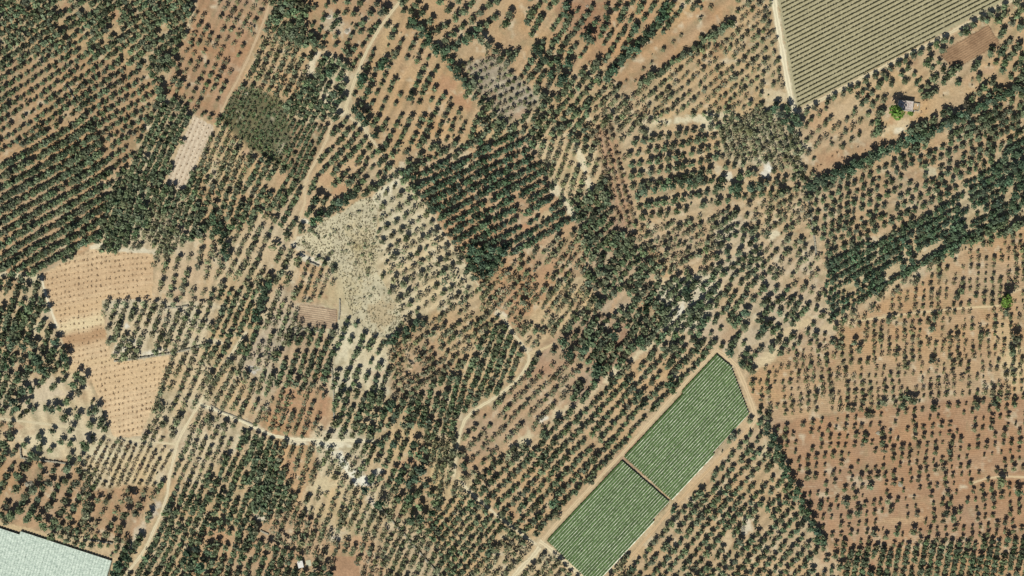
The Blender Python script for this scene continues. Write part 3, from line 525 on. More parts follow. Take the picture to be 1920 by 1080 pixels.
keep[inpoly(gx, gy, [(1343, 660), (1374, 684), (1408, 778), (1113, 1104), (1020, 1014)])] = 0
plot(GREEN_LO, (120, 110, 72)); plot(GREEN_UP, (120, 110, 72)); plot(PLASTIC, (150, 130, 100))
m = inpoly(gx, gy, [(-80, 950), (0, 978), (60, 992), (212, 1046), (225, 1045), (205, 1110), (190, 1140), (-80, 1140)]) & ~inpoly(gx, gy, PLASTIC)
soil[m] = lin((214, 184, 136)); keep[m] = 0
for h in (HOUSE, HUT): keep[inpoly(gx, gy, h)] = 0
for nm, lb, pts, w, col in TRACK:
    for seg in zip(pts[:-1], pts[1:]):
        R = w * .5 + 8; (ax, ay), (bx, by) = seg
        x0, x1 = int(np.clip(min(ax, bx) - R + MG, 0, RW)), int(np.clip(max(ax, bx) + R + MG, 0, RW))
        y0, y1 = int(np.clip(min(ay, by) - R + MG, 0, RH)), int(np.clip(max(ay, by) + R + MG, 0, RH))
        if x1 <= x0 or y1 <= y0: continue
        X = gx[y0:y1, x0:x1]; Y = gy[y0:y1, x0:x1]; d = segdist(X, Y, seg)
        kk = keep[y0:y1, x0:x1]; kk[d < w * 0.5 + (2.8 if w > 3.9 else 1.2 if w > 3.1 else -.2)] = 0
        sh = np.clip((w * 0.5 + 3.0 + 1.5 * vnoise(X, Y, 6, 41) - d) / 3.0, 0, 1)[..., None] * 0.5
        soil[y0:y1, x0:x1] = soil[y0:y1, x0:x1] * (1 - sh) + lin(col) * 0.95 * sh
soil = np.clip(soil, 0.01, 0.85)

def samp(a, px, py):
    ix = np.clip(np.asarray(px) + MG, 0, RW - 1).astype(int); iy = np.clip(np.asarray(py) + MG, 0, RH - 1).astype(int)
    return a[iy, ix]

# ---------------------------------------------------------------- ground, one sheet to the horizon
PITCH = 2.4
xs = np.arange(-MG + 2, 1920 + MG - 1, PITCH); ys = np.arange(-MG + 2, 1080 + MG - 1, PITCH)
far = np.array([40, 120, 300, 700, 1500, 3500, 8000, 16000.])
xs = np.concatenate([xs[0] - far[::-1], xs, xs[-1] + far]); ys = np.concatenate([ys[0] - far[::-1], ys, ys[-1] + far])
PX, PY = np.meshgrid(xs, ys)
gc = samp(soil, PX, PY).reshape(-1, 3)
gv = np.stack([(PX.ravel() - 960) * S, (540 - PY.ravel()) * S, np.zeros(PX.size)], 1)
nx, ny = len(xs), len(ys)
idx = np.arange(nx * ny).reshape(ny, nx)
gf = np.stack([idx[:-1, :-1], idx[1:, :-1], idx[1:, 1:], idx[:-1, 1:]], -1).reshape(-1, 4)
gm = mesh('ground', gv, gf, gc)
fur = np.zeros((RH, RW), np.float32)
for i, p in enumerate(PARC):
    if p[6] == 'r': fur[lab == i] = 1.0
fur[inpoly(gx, gy, TANF)] = 0.25
fa = gm.attributes.new('furrow', 'FLOAT', 'POINT'); fa.data.foreach_set('value', samp(fur, PX, PY).ravel().astype(np.float32))
g = put('ground', gm, M_GROUND); tag(g, 'dry tan and red soil of the groves', kind='structure')

# tracks: ribbons with uneven edges, two worn ruts a little paler
for k, (nm, lb, pts, w, col) in enumerate(TRACK):
    st = along(pts, 2.5); n = len(st)
    V = []; Cc = []
    r_ = np.random.default_rng(500 + k); base = np.minimum(lin(col) * 1.10, .8)
    for i, (x, y, dx, dy) in enumerate(st):
        hw = w * 0.42 * (1 + 0.18 * math.sin(i * 0.31 + k) + r_.uniform(-.12, .12))
        mid = r_.uniform(-.6, .6)
        for q, t in enumerate((-1, -.55, -.2, .2, .55, 1)):
            px, py = x - dy * (hw * t + mid * .6), y + dx * (hw * t + mid * .6)
            V.append(W(px, py, 0.004 + 0.0025 * k + 0.004 * (1 if abs(t) < .9 else 0)))
            Cc.append(base * (1.05 if abs(t) == .55 else (.92 if abs(t) == 1 else .84)) * r_.uniform(.95, 1.05))
    F = []
    for i in range(n - 1):
        for q in range(5):
            a = i * 6 + q; F.append((a, a + 6, a + 7, a + 1))
    o = put(nm, mesh(nm, V, np.array(F), np.array(Cc)), M_TRACK); tag(o, lb, kind='structure')

# ---------------------------------------------------------------- crowns
TONES = {  # leaf albedo, spread
 'g': (np.array((.138, .180, .106)), .28), 'd': (np.array((.094, .146, .090)), .26), 'o': (np.array((.196, .218, .132)), .26),
 'y': (np.array((.240, .215, .135)), .20), 's': (np.array((.150, .105, .068)), .25), 'r': (np.array((.165, .180, .100)), .25),
 'v': (np.array((.115, .168, .086)), .28), 'b': (np.array((.120, .230, .045)), .10), 'q': (np.array((.27, .245, .155)), .22),
}
def crown_template(seed, K, sparse=False, tall=0.72, core=True):
    """unit crown: leaf sprays on a few uneven lobes. returns verts, quads, per-vertex shade"""
    r = np.random.default_rng(seed)
    nl = r.integers(5, 9); V = []; F = []; T = []
    a0 = r.uniform(0, 6.28); lobes = []
    for i in range(nl):
        a = a0 + 6.283 * i / nl + r.uniform(-.35, .35); d = r.uniform(.34, .50)
        lobes.append((d * math.cos(a), d * math.sin(a), r.uniform(-.25, .3) * tall, r.uniform(.38, .50)))
    lobes.append((r.uniform(-.15, .15), r.uniform(-.15, .15), .38 * tall, .48))
    for k in range(K):
        lx, ly, lz, lr = lobes[k % len(lobes)]
        d = r.normal(size=3); d[2] = abs(d[2]) * 1.0 - .35; d /= np.linalg.norm(d)
        p = np.array((lx, ly, lz)) + d * lr * r.uniform(.6, 1.12) * np.array((1, 1, tall))
        nrm = d + r.normal(size=3) * .55; nrm[2] += .35; nrm /= np.linalg.norm(nrm)
        t = np.cross(nrm, r.normal(size=3)); t /= np.linalg.norm(t); b = np.cross(nrm, t)
        s = r.uniform(.19, .33) * (0.85 if sparse else 1.0) * math.sqrt(46.0 / K) ** .55; e = r.uniform(.55, 1.0)
        n = len(V); j = r.uniform(.7, 1.3, 4)
        V += [p + t * s * j[0], p + b * s * e * j[1] + nrm * s * .15, p - t * s * j[2], p - b * s * e * j[3] - nrm * s * .1]
        F.append((n, n + 1, n + 2, n + 3)); T += [r.uniform(-1, 1)] * 4
    if core and not sparse:                 # inner mass filling the crown, its shade painted in as the darkest tint
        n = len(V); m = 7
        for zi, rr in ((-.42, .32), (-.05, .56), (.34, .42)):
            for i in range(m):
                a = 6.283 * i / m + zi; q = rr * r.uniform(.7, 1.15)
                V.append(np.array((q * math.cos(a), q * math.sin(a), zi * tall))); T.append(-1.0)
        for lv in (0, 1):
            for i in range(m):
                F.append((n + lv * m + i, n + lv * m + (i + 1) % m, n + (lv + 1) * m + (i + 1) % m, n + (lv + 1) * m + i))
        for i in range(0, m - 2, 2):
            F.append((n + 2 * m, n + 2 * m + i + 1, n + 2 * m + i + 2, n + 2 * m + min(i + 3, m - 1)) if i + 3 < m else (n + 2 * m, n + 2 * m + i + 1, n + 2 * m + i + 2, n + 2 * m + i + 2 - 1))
    return np.array(V), np.array(F), np.array(T)
def clean(t):
    V, F, T = t
    ok = np.array([len(set(f)) == 4 for f in F.tolist()]); return V, F[ok], T
NT = 16
TPL = {'full': [clean(crown_template(100 + i, 64)) for i in range(NT)],
       'thin': [clean(crown_template(200 + i, 40, sparse=True)) for i in range(NT)],
       'fine': [clean(crown_template(300 + i, 130)) for i in range(NT)],
       'dense': [clean(crown_template(500 + i, 300, tall=.85)) for i in range(NT)],
       'bush': [clean(crown_template(400 + i, 14, sparse=True, tall=.8)) for i in range(NT)]}

def crowns(px, py, r, tone, tpl, seed, with_trunk=True, lift=.58, zs=1.0):
    """many crowns in one mesh (px, py, r in photograph pixels)"""
    q = np.random.default_rng(seed)
    px = np.asarray(px, float); py = np.asarray(py, float); R = np.asarray(r, float) * S * 1.12
    tone = np.asarray(tone); N = len(px)
    pick = q.integers(0, NT, N); rot = q.uniform(0, 6.283, N); st = q.uniform(.85, 1.18, N); hz = q.uniform(.85, 1.2, N) * zs
    VV = []; FF = []; CC = []; off = 0
    for k in range(NT):
        i = np.nonzero(pick == k)[0]
        if not len(i): continue
        V, F, T = TPL[tpl][k]
        c_, s_ = np.cos(rot[i])[:, None], np.sin(rot[i])[:, None]
        X = V[None, :, 0] * st[i][:, None]; Y = V[None, :, 1] / st[i][:, None]
        vx_ = (X * c_ - Y * s_) * R[i][:, None] + ((px[i] - 960) * S)[:, None]
        vy_ = (X * s_ + Y * c_) * R[i][:, None] + ((540 - py[i]) * S)[:, None]
        th = (lift * R[i] * hz[i])[:, None]
        vz_ = (V[None, :, 2] + .62) * R[i][:, None] * hz[i][:, None] + th
        vz_ = np.maximum(vz_, 0.12 * R[i][:, None])
        P = np.stack([vx_, vy_, vz_], -1)
        base = np.zeros((len(i), 3))
        for t, (cc, sp) in TONES.items():
            m = tone[i] == t
            if m.any():
                z = 1 + sp * q.normal(size=m.sum())[:, None] * .8
                base[m] = cc * np.clip(z, .45, 1.7) * (1 + q.normal(size=(m.sum(), 3)) * .05)
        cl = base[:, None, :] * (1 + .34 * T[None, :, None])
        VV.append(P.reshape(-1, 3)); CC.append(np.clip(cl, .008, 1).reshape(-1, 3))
        FF.append((F[None] + (np.arange(len(i)) * len(V))[:, None, None] + off).reshape(-1, 4)); off += len(i) * len(V)
        if with_trunk:
            tv = np.array([(x * .09, y * .09, 0) for x, y in ((1, 0), (0, 1), (-1, 0), (0, -1))] + [(x * .06, y * .06, 1) for x, y in ((1, 0), (0, 1), (-1, 0), (0, -1))])
            tf = np.array([(0, 1, 5, 4), (1, 2, 6, 5), (2, 3, 7, 6), (3, 0, 4, 7)])
            P = np.empty((len(i), 8, 3))
            P[..., 0] = tv[None, :, 0] * R[i][:, None] + ((px[i] - 960) * S)[:, None]
            P[..., 1] = tv[None, :, 1] * R[i][:, None] + ((540 - py[i]) * S)[:, None]
            P[..., 2] = tv[None, :, 2] * (th + .4 * R[i][:, None])
            VV.append(P.reshape(-1, 3)); CC.append(np.tile((.085, .066, .047), (len(i) * 8, 1)))
            FF.append((tf[None] + (np.arange(len(i)) * 8)[:, None, None] + off).reshape(-1, 4)); off += len(i) * 8
    return np.concatenate(VV), np.concatenate(FF), np.concatenate(CC)

ORD = ['first', 'second', 'third', 'fourth', 'fifth', 'sixth', 'seventh', 'eighth', 'ninth', 'tenth', 'eleventh', 'twelfth', 'thirteenth', 'fourteenth', 'fifteenth', 'sixteenth', 'seventeenth', 'eighteenth', 'nineteenth', 'twentieth']
TENS = {20: 'twenty', 30: 'thirty', 40: 'forty'}
def ordinal(n):
    if n <= 20: return ORD[n - 1]
    if n % 10 == 0: return {30: 'thirtieth', 40: 'fortieth'}[n]
    return TENS[n // 10 * 10] + '-' + ORD[n % 10 - 1]
def size_word(r): return 'huge' if r >= 10.5 else 'broad' if r >= 8.6 else 'medium' if r >= 7 else 'small'
TONE_WORD = {'g': 'green', 'd': 'dark green', 'o': 'grey green', 'y': 'greyish', 'b': 'bright green', 'r': 'dark'}

CAND = []
def candidate(*a): CAND.append(a)
def single_tree(name, px, py, r, tone, label, cat, group, seed, tpl='fine', lift=.75, zs=1.0):
    q = random.Random(seed); loc = W(px, py)
    e = put(name, None, loc=loc); tag(e, label, cat, group)
    V, F, C_ = crowns([px], [py], [r], [tone], tpl, seed, with_trunk=False, lift=lift, zs=zs)
    put('crown', mesh('crown', V - np.array(loc), F, C_), M_LEAF, e)
    R = r * S; b = MB(); h = (lift + .35) * R * zs
    b.tube((0, 0, -.05), (q.uniform(-.05, .05) * R, q.uniform(-.05, .05) * R, h * .6), .10 * R, .075 * R, 6)
    for i in range(3):
        a = q.uniform(0, 6.28); b.tube((0, 0, h * .55), (.35 * R * math.cos(a), .35 * R * math.sin(a), h + .25 * R), .055 * R, .02 * R, 4)
    put('trunk', b.me('trunk'), M_BARK, e)
    return e

# ---- the 300 largest olive trees, one by one
taken = []                                   # x, y, r of every placed crown
n_single = 0
for hi, (phrase, pts, step, r, tone, start) in enumerate(HEDGE):
    st = along(pts, step); q = random.Random(hi)
    for i, (x, y, dx, dy) in enumerate(st):
        side = 3.2 * (1 if i % 2 else -1) * (1 if r >= 8 else .3) + q.uniform(-1.2, 1.2)
        x2, y2 = x - dy * side, y + dx * side; rr = r * q.uniform(.84, 1.14)
        candidate('olive_tree', x2, y2, rr, tone, 'olive, %s from the %s end of the %s' % (ordinal(i + 1), start, phrase), 'olive tree', 'olive trees in the ' + phrase, 1000 * hi + i)
        taken.append((x2, y2, rr)); n_single += 1
for bi, (phrase, tone, lst) in enumerate(BIG):
    for i, (x, y, r) in enumerate(sorted(lst)):
        lb = '%s olive, %s from the left in the %s' % (size_word(r), ordinal(i + 1), phrase)
        if len(lst) == 1: lb = '%s ring shaped olive tree in the %s' % (size_word(r), phrase)
        candidate('olive_tree', x, y, r, tone, lb, 'olive tree', 'olive trees: ' + phrase, 50000 + 1000 * bi + i)
        taken.append((x, y, r)); n_single += 1
CAND.sort(key=lambda a: -a[3] - (3 if not (0 < a[1] < 1920 and 0 < a[2] < 1080) else 0) * -1)
for a in CAND[:300]: single_tree(*a)
# two tall bright broadleaf trees
single_tree('broadleaf_tree', 1675, 213, 14.5, 'b', 'tall bright green broadleaf tree beside the stone farmhouse', 'tree', None, 91, tpl='dense', lift=1.05, zs=1.1); taken.append((1674.5, 213, 11))
single_tree('broadleaf_tree', 1882, 565, 12.8, 'b', 'lone bright green tree casting a big shadow on the right ploughed field', 'tree', None, 92, tpl='dense', lift=1.15, zs=1.1); taken.append((1882, 565, 9))
single_tree('broadleaf_tree', 1706, 213, 5.5, 'b', 'small green bush under the front wall of the farmhouse', 'bush', None, 93, lift=.1); taken.append((1706, 213, 5))

# ---- all other trees by parcel
T = np.array(taken)
AX, AY, AR, AT = [], [], [], []
for a in CAND[300:]: AX.append(a[1]); AY.append(a[2]); AR.append(a[3]); AT.append(a[4])
young = []
for pi, p in enumerate(PARC):
    cx, cy, ex, ux, uy, rs, ts, r0, fill, jit, tone = GEO[pi]
    if fill <= 0 or ex == 0: continue
    nxv, nyv = -uy, ux
    q = np.random.default_rng(900 + pi)
    nr = int(ex / rs) + 1; nt_ = int(ex / ts) + 1
    I, J = np.meshgrid(np.arange(-nr, nr + 1), np.arange(-nt_, nt_ + 1), indexing='ij')
    ph = q.uniform(-.25, .25, I.shape[0])[:, None]
    Uo = (J + (ph if tone != 'r' else ph * .9)) * ts + q.normal(size=I.shape) * jit * .5
    Vo = I * rs + q.normal(size=I.shape) * jit * .27
    x = cx + ux * Uo + nxv * Vo; y = cy + uy * Uo + nyv * Vo
    # rows wander a little
    x = x + 3.0 * vnoise(x, y, 70, 61); y = y + 3.0 * vnoise(x, y, 70, 62)
    ok = (x > -MG + 1) & (x < 1920 + MG - 1) & (y > -MG + 1) & (y < 1080 + MG - 1)
    ok &= samp(lab, x, y) == pi
    dens = fill * (1 + .16 * vnoise(x, y, 45, 63 + pi))
    ok &= q.uniform(size=x.shape) < dens
    ok &= q.uniform(size=x.shape) < samp(keep, x, y)
    vr = .13 if tone not in 'r' else .22
    r = r0 * np.clip(1 + vr * q.normal(size=x.shape) + .10 * vnoise(x, y, 50, 64), .5, 1.45)
    ii, jj = np.nonzero(ok)
    if not len(ii): continue
    xx, yy, rr = x[ii, jj], y[ii, jj], r[ii, jj]
    hit = (np.hypot(T[None, :, 0] - xx[:, None], T[None, :, 1] - yy[:, None]) < (T[None, :, 2] + rr[:, None]) * .66).any(1)
    for a, b in zip(ii[~hit], jj[~hit]):
        if p[7] == (192, 146, 106):
            young.append((a, x[a, b], y[a, b], r[a, b])); continue
        AX.append(x[a, b]); AY.append(y[a, b]); AR.append(r[a, b]); AT.append(tone)
# suckers, young replacements and shrubs between the big crowns
q = np.random.default_rng(88)
fx = q.uniform(-MG + 2, 1920 + MG - 2, 9000); fy = q.uniform(-MG + 2, 1080 + MG - 2, 9000)
ft = np.array([PARC[i][6] for i in samp(lab, fx, fy)]); ff = np.array([PARC[i][4] for i in samp(lab, fx, fy)])
ok = np.isin(ft, ['g', 'o', 'd', 'y']) & (q.uniform(size=9000) < samp(keep, fx, fy) ** 2) & (q.uniform(size=9000) < .16 + .4 * vnoise(fx, fy, 40, 89)) & (ff < .965)
fr = q.uniform(1.6, 4.0, 9000) ** 1.0
AX += list(fx[ok]); AY += list(fy[ok]); AR += list(fr[ok]); AT += list(np.where(q.uniform(size=ok.sum()) < .5, 'o', np.where(q.uniform(size=ok.sum()) < .5, 'y', 'g')))
AX, AY, AR, AT = map(np.array, (AX, AY, AR, AT))
print('grove trees', len(AX), 'young', len(young))
thin = np.isin(AT, ['y', 'o', 'r']) & (np.random.default_rng(5).uniform(size=len(AT)) < .55)
small = np.isin(AT, ['s', 'v'])
parts_ = []
for sel, tp, tr in ((~thin & ~small, 'full', True), (thin & ~small, 'thin', True)):
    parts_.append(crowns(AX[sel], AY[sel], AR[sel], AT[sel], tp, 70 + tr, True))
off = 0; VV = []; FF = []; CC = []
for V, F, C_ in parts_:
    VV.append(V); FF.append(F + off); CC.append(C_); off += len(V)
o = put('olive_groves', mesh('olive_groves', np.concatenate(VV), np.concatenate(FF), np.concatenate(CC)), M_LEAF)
tag(o, 'thousands of small olive trees planted in rows across the plots', 'olive grove', kind='stuff')
V, F, C_ = crowns(AX[small], AY[small], AR[small], AT[small], 'bush', 75, False, lift=.1)
o = put('undergrowth', mesh('undergrowth', V, F, C_), M_LEAF)
tag(o, 'dark low shrubs and weeds filling the overgrown and bare plots', 'undergrowth', kind='stuff')

# ---- young olives of the red ploughed field: row by row
rows = {}
for a, x, y, r in young: rows.setdefault(a, []).append((x, y, r))
rk = [k for k in sorted(rows, key=lambda k: np.mean([t[1] for t in rows[k]]))]
for ri, k in enumerate(rk):
    for ci, (x, y, r) in enumerate(sorted(rows[k])):
        single_tree('young_olive_tree', x, y, r, 'r', 'young olive, %s from left in the %s row of the red ploughed field' % (ordinal(ci + 1), ORD[ri] if ri < 20 else str(ri)), 'young olive', 'young olive trees of the red ploughed field', 80000 + 100 * ri + ci, tpl='full')

# ---- dry scrub tufts
q = np.random.default_rng(33)
x = q.uniform(545, 765, 13000); y = q.uniform(360, 645, 13000)
ok = samp(scrub_m, x, y) & ((np.floor((x * .87 + y * .5) / 7).astype(int) % 4 != 9))
x, y = x[ok], y[ok]; dn = .6 + .35 * vnoise(x, y, 40, 66) + .25 * vnoise(x, y, 12, 67)
ok = q.uniform(size=len(x)) < dn * .62; x, y = x[ok], y[ok]
r = q.uniform(.9, 1.8, len(x)); big = q.uniform(size=len(x)) < .025; r[big] = q.uniform(3.4, 5.2, big.sum())
tn = np.where(big, 'o', np.where(q.uniform(size=len(x)) < .72, 'q', 'y'))
V, F, C_ = crowns(x, y, r, tn, 'bush', 77, False, lift=.05, zs=.65)
o = put('dry_scrub', mesh('dry_scrub', V, F, C_), M_LEAF); tag(o, 'straw coloured dry scrub covering the pale abandoned plot', 'scrub', kind='stuff')

# ---- saplings of the tan field and the pink plot
def sapling_mesh(seed):
    V, F, T_ = TPL['bush'][seed % NT]
    V = V * np.array((.72, .72, .85)); V[:, 2] = (V[:, 2] + .6) * .55
    return mesh('sapling', V, F, np.array((.34, .245, .150))[None, :] * (1 + .3 * T_[:, None]))
SAP = [sapling_mesh(i) for i in range(8)]
q = random.Random(12); rown = 0; SP = []
y0 = 380
while y0 < 880:
    x = 72.0; cn = 0
    while x < 325:
        yy = y0 - 0.26 * (x - 72) + 0.00042 * (x - 72) ** 2 * (1.0 if y0 < 640 else .35)
        a, b = x + q.uniform(-1.5, 1.5), yy + q.uniform(-1.4, 1.4)
        if inpoly(np.array([a]), np.array([b]), TANF)[0] and inpoly(np.array([a + 4]), np.array([b]), TANF)[0] and inpoly(np.array([a - 4]), np.array([b + 3]), TANF)[0] and q.random() < .95:
            if cn == 0: rown += 1
            cn += 1; SP.append((q.choice((.7, 1.0, 1.2, 1.4, 1.7)) * q.uniform(.85, 1.15), a, b, cn, rown, q.uniform(0, 6)))
        x += 8.4
    y0 += 10.6
SP.sort(reverse=True)
for n, (sc, a, b, cn, rn, rz) in enumerate(SP[:300]):
    o = put('sapling', SAP[n % 8], M_LEAF, loc=W(a, b), rz=-.35 + .1 * rz); o.scale = (sc * .85, sc * 1.2, sc * .8)
    tag(o, 'tiny brown sapling, %s from left in the %s curved row of the tan field' % (ordinal(cn), ordinal(rn)), 'sapling', 'saplings in rows on the tan field')
VV = []; FF = []; CC = []; off = 0
for n, (sc, a, b, cn, rn, rz) in enumerate(SP[300:]):
    V, F, T_ = TPL['bush'][n % NT]; V = V * np.array((.72, .72, .85)); V[:, 2] = (V[:, 2] + .6) * .55
    VV.append(V * sc * np.array((1, 1, .95)) + np.array(W(a, b))); FF.append(F + off); off += len(V)
    CC.append(np.array((.34, .245, .150))[None, :] * (1 + .3 * T_[:, None]))
o = put('small_saplings', mesh('small_saplings', np.concatenate(VV), np.concatenate(FF), np.concatenate(CC)), M_LEAF)
tag(o, 'smaller brown saplings between the others on the tan field', 'saplings', kind='stuff')
n = len(SP)
print('saplings', n)
q = random.Random(13)
for row in range(4):
    t = (row + .6) / 4.2
    ax, ay = 362 + 36 * t, 219 + 20 * t; bx, by = 311 + 32 * t, 340 + 20 * t
    for i in range(15):
        s = (i + .6) / 15.2; a, b = ax + (bx - ax) * s + q.uniform(-.5, .5), ay + (by - ay) * s + q.uniform(-.6, .6)
        if q.random() < .1: continue
        o = put('seedling', SAP[(i + row) % 8], M_LEAF, loc=W(a, b), rz=q.uniform(0, 6)); sc = q.uniform(.8, 1.25); o.scale = (sc, sc, sc)
        tag(o, 'tiny brown seedling, %s from the top in the %s row of the narrow pale plot' % (ordinal(i + 1), ordinal(row + 1)), 'seedling', 'seedlings on the narrow pale plot')

# ---------------------------------------------------------------- vineyards
def clip_line(ox, oy, dx, dy, poly):
    """parameter interval in which the line o + t d lies inside a convex polygon"""
    ts = []
    for (ax, ay), (bx, by) in zip(poly, poly[1:] + poly[:1]):
        ex, ey = bx - ax, by - ay; den = dx * ey - dy * ex
        if abs(den) < 1e-9: continue
        t = ((ax - ox) * ey - (ay - oy) * ex) / den; w = ((ax - ox) * dy - (ay - oy) * dx) / den
        if -1e-6 <= w <= 1 + 1e-6: ts.append(t)
    return (min(ts), max(ts)) if len(ts) >= 2 else None

def hedge_strip(a, b, width, h0, h1, step, seed, tint, gap=0.0, wv=.22, hv=.10):
    """uneven leafy strip from a to b (photograph pixels), local to a"""
    q = np.random.default_rng(seed)
    ax, ay = a; bx, by = b
    L = math.hypot(bx - ax, by - ay) * S; n = max(3, int(L / step)); ux, uy = (bx - ax) * S / L, -(by - ay) * S / L
    prof = [(-.5, h0), (-.42, (h0 + h1) * .5), (-.18, h1), (.18, h1), (.42, (h0 + h1) * .5), (.5, h0)]
    m = len(prof); V = np.zeros((n + 1, m, 3)); C_ = np.zeros((n + 1, m, 3))
    wn = 1 + wv * q.normal(size=n + 1); hn = 1 + hv * q.normal(size=n + 1)
    g_ = q.uniform(size=n + 1) < gap
    wn = np.clip(np.where(g_, .25, wn), .2, 1.7); hn = np.where(g_, .55, hn)
    for j, (o, z) in enumerate(prof):
        d = o * width * wn + q.normal(size=n + 1) * .05 * width
        t = np.linspace(0, L, n + 1) + q.normal(size=n + 1) * step * .15
        V[:, j, 0] = ux * t - uy * d; V[:, j, 1] = uy * t + ux * d
        V[:, j, 2] = np.clip(z * hn + q.normal(size=n + 1) * .06, .02, None)
        C_[:, j] = tint * np.clip(1 + .22 * q.normal(size=n + 1), .4, 1.7)[:, None]
    idx = np.arange((n + 1) * m).reshape(n + 1, m)
    F = np.stack([idx[:-1, :-1], idx[1:, :-1], idx[1:, 1:], idx[:-1, 1:]], -1).reshape(-1, 4)
    return V.reshape(-1, 3), F, C_.reshape(-1, 3)

def ribbon(a, b, width, z, sag, step, seed, arch=.08):
    q = np.random.default_rng(seed); ax, ay = a; bx, by = b
    L = math.hypot(bx - ax, by - ay) * S; n = max(3, int(L / step)); ux, uy = (bx - ax) * S / L, -(by - ay) * S / L
    V = []; t = np.linspace(0, L, n + 1); w = width * np.clip(1 + .28 * q.normal(size=n + 1), .35, 1.8)
    zz = z + sag * q.normal(size=n + 1)
    for i in range(n + 1):
        for o, dz in ((-.5, 0), (-.2, arch), (.2, arch), (.5, 0)):
            d = o * w[i]; V.append((ux * t[i] - uy * d, uy * t[i] + ux * d, zz[i] + dz))
    idx = np.arange((n + 1) * 4).reshape(n + 1, 4)
    return np.array(V), np.stack([idx[:-1, :-1], idx[1:, :-1], idx[1:, 1:], idx[:-1, 1:]], -1).reshape(-1, 4)

# pale vineyard, upper right: low trellised rows
vd = (0.8915, -0.4530); vn = (0.4530, 0.8915)
k = 0; rowsV = []
c0 = 1494 * vn[0] + 204 * vn[1] - 3.0
while True:
    cc = c0 - 7.72 * k
    ox, oy = vn[0] * cc, vn[1] * cc
    iv = clip_line(ox, oy, vd[0], vd[1], [(1456, -50), (1461, 0), (1469, 50), (1495, 204), (1862, 12), (1985, -50)])
    if iv is None or k > 60: break
    a = (ox + vd[0] * (iv[0] + 2), oy + vd[1] * (iv[0] + 2)); b = (ox + vd[0] * (iv[1] - 1), oy + vd[1] * (iv[1] - 1))
    k += 1
    if a[1] < -8: break
    rowsV.append((a, b))
for i, (a, b) in enumerate(rowsV):
    e = put('vine_row', None, loc=W(*a))
    tag(e, 'thin vine row, %s counted from the lower track of the pale vineyard' % ordinal(i + 1), 'vine row', 'rows of the pale vineyard')
    V, F, C_ = hedge_strip(a, b, .80, .30, 1.15, .55, 4000 + i, np.array((.115, .110, .058)) * random.Random(i).uniform(.85, 1.2), gap=.17)
    put('foliage', mesh('foliage', V, F, C_), M_LEAF, e)
    L = math.hypot(b[0] - a[0], b[1] - a[1]); pm = MB()
    t = 0.0
    while t < L:
        x = (b[0] - a[0]) / L * t * S; y = -(b[1] - a[1]) / L * t * S; pm.box(x - .05, y - .05, -.02, x + .05, y + .05, 1.62); t += 15
    put('posts', pm.me('posts'), M_POST, e)['kind'] = 'stuff'

# green vineyards: overhead trellis, a roll of white film along every row
gd = (0.684, -0.7295); gn = (0.7295, 0.684)
def green_field(poly, nm, first, last, seed):
    lo = min(p[0] * gn[0] + p[1] * gn[1] for p in poly); hi = max(p[0] * gn[0] + p[1] * gn[1] for p in poly)
    n = int(round((hi - lo) / 4.88)); sp = (hi - lo) / n
    for i in range(n):
        cc = lo + sp * (i + .5); ox, oy = gn[0] * cc, gn[1] * cc
        iv = clip_line(ox, oy, gd[0], gd[1], poly)
        if iv is None: continue
        q = random.Random(seed + i)
        a = (ox + gd[0] * (iv[0] + q.uniform(0, 1.2)), oy + gd[1] * (iv[0] + q.uniform(0, 1.2))); b = (ox + gd[0] * (iv[1] - .4), oy + gd[1] * (iv[1] - .4))
        e = put('vine_row', None, loc=W(*a))
        tag(e, 'green vine row with white film, %s from the left in the %s vineyard' % (ordinal(i + 1), nm), 'vine row', 'rows of the %s vineyard' % nm)
        V, F, C_ = hedge_strip(a, b, 2.06, 1.30, 1.50, .8, seed + 100 + i, np.array((.084, .148, .054)) * random.Random(seed + i).uniform(.88, 1.12), wv=.06, hv=.03)
        put('foliage', mesh('foliage', V, F, C_), M_LEAF, e)
        off = sp * .5 - .1
        a2 = (a[0] + gn[0] * off, a[1] + gn[1] * off); b2 = (b[0] + gn[0] * off, b[1] + gn[1] * off)
        V, F = ribbon(a2, b2, .27 if i < n - 1 else .55, 1.50, .012, 1.4, seed + 300 + i, arch=.10)
        o_ = np.array(W(*a2)) - np.array(W(*a))
        put('film_roll', mesh('film_roll', V + o_, F), M_FILM, e)
        pm = MB(); L = math.hypot(b[0] - a[0], b[1] - a[1]); t = .4
        while t < L:
            x = (b[0] - a[0]) / L * t * S; y = -(b[1] - a[1]) / L * t * S; pm.box(x - .05, y - .05, -.02, x + .05, y + .05, 1.45); t += 12
        put('posts', pm.me('posts'), M_POST, e)['kind'] = 'stuff'
green_field(GREEN_LO, 'lower green', 'left', 'right', 6000)
green_field(GREEN_UP, 'upper green', 'left', 'right', 7000)

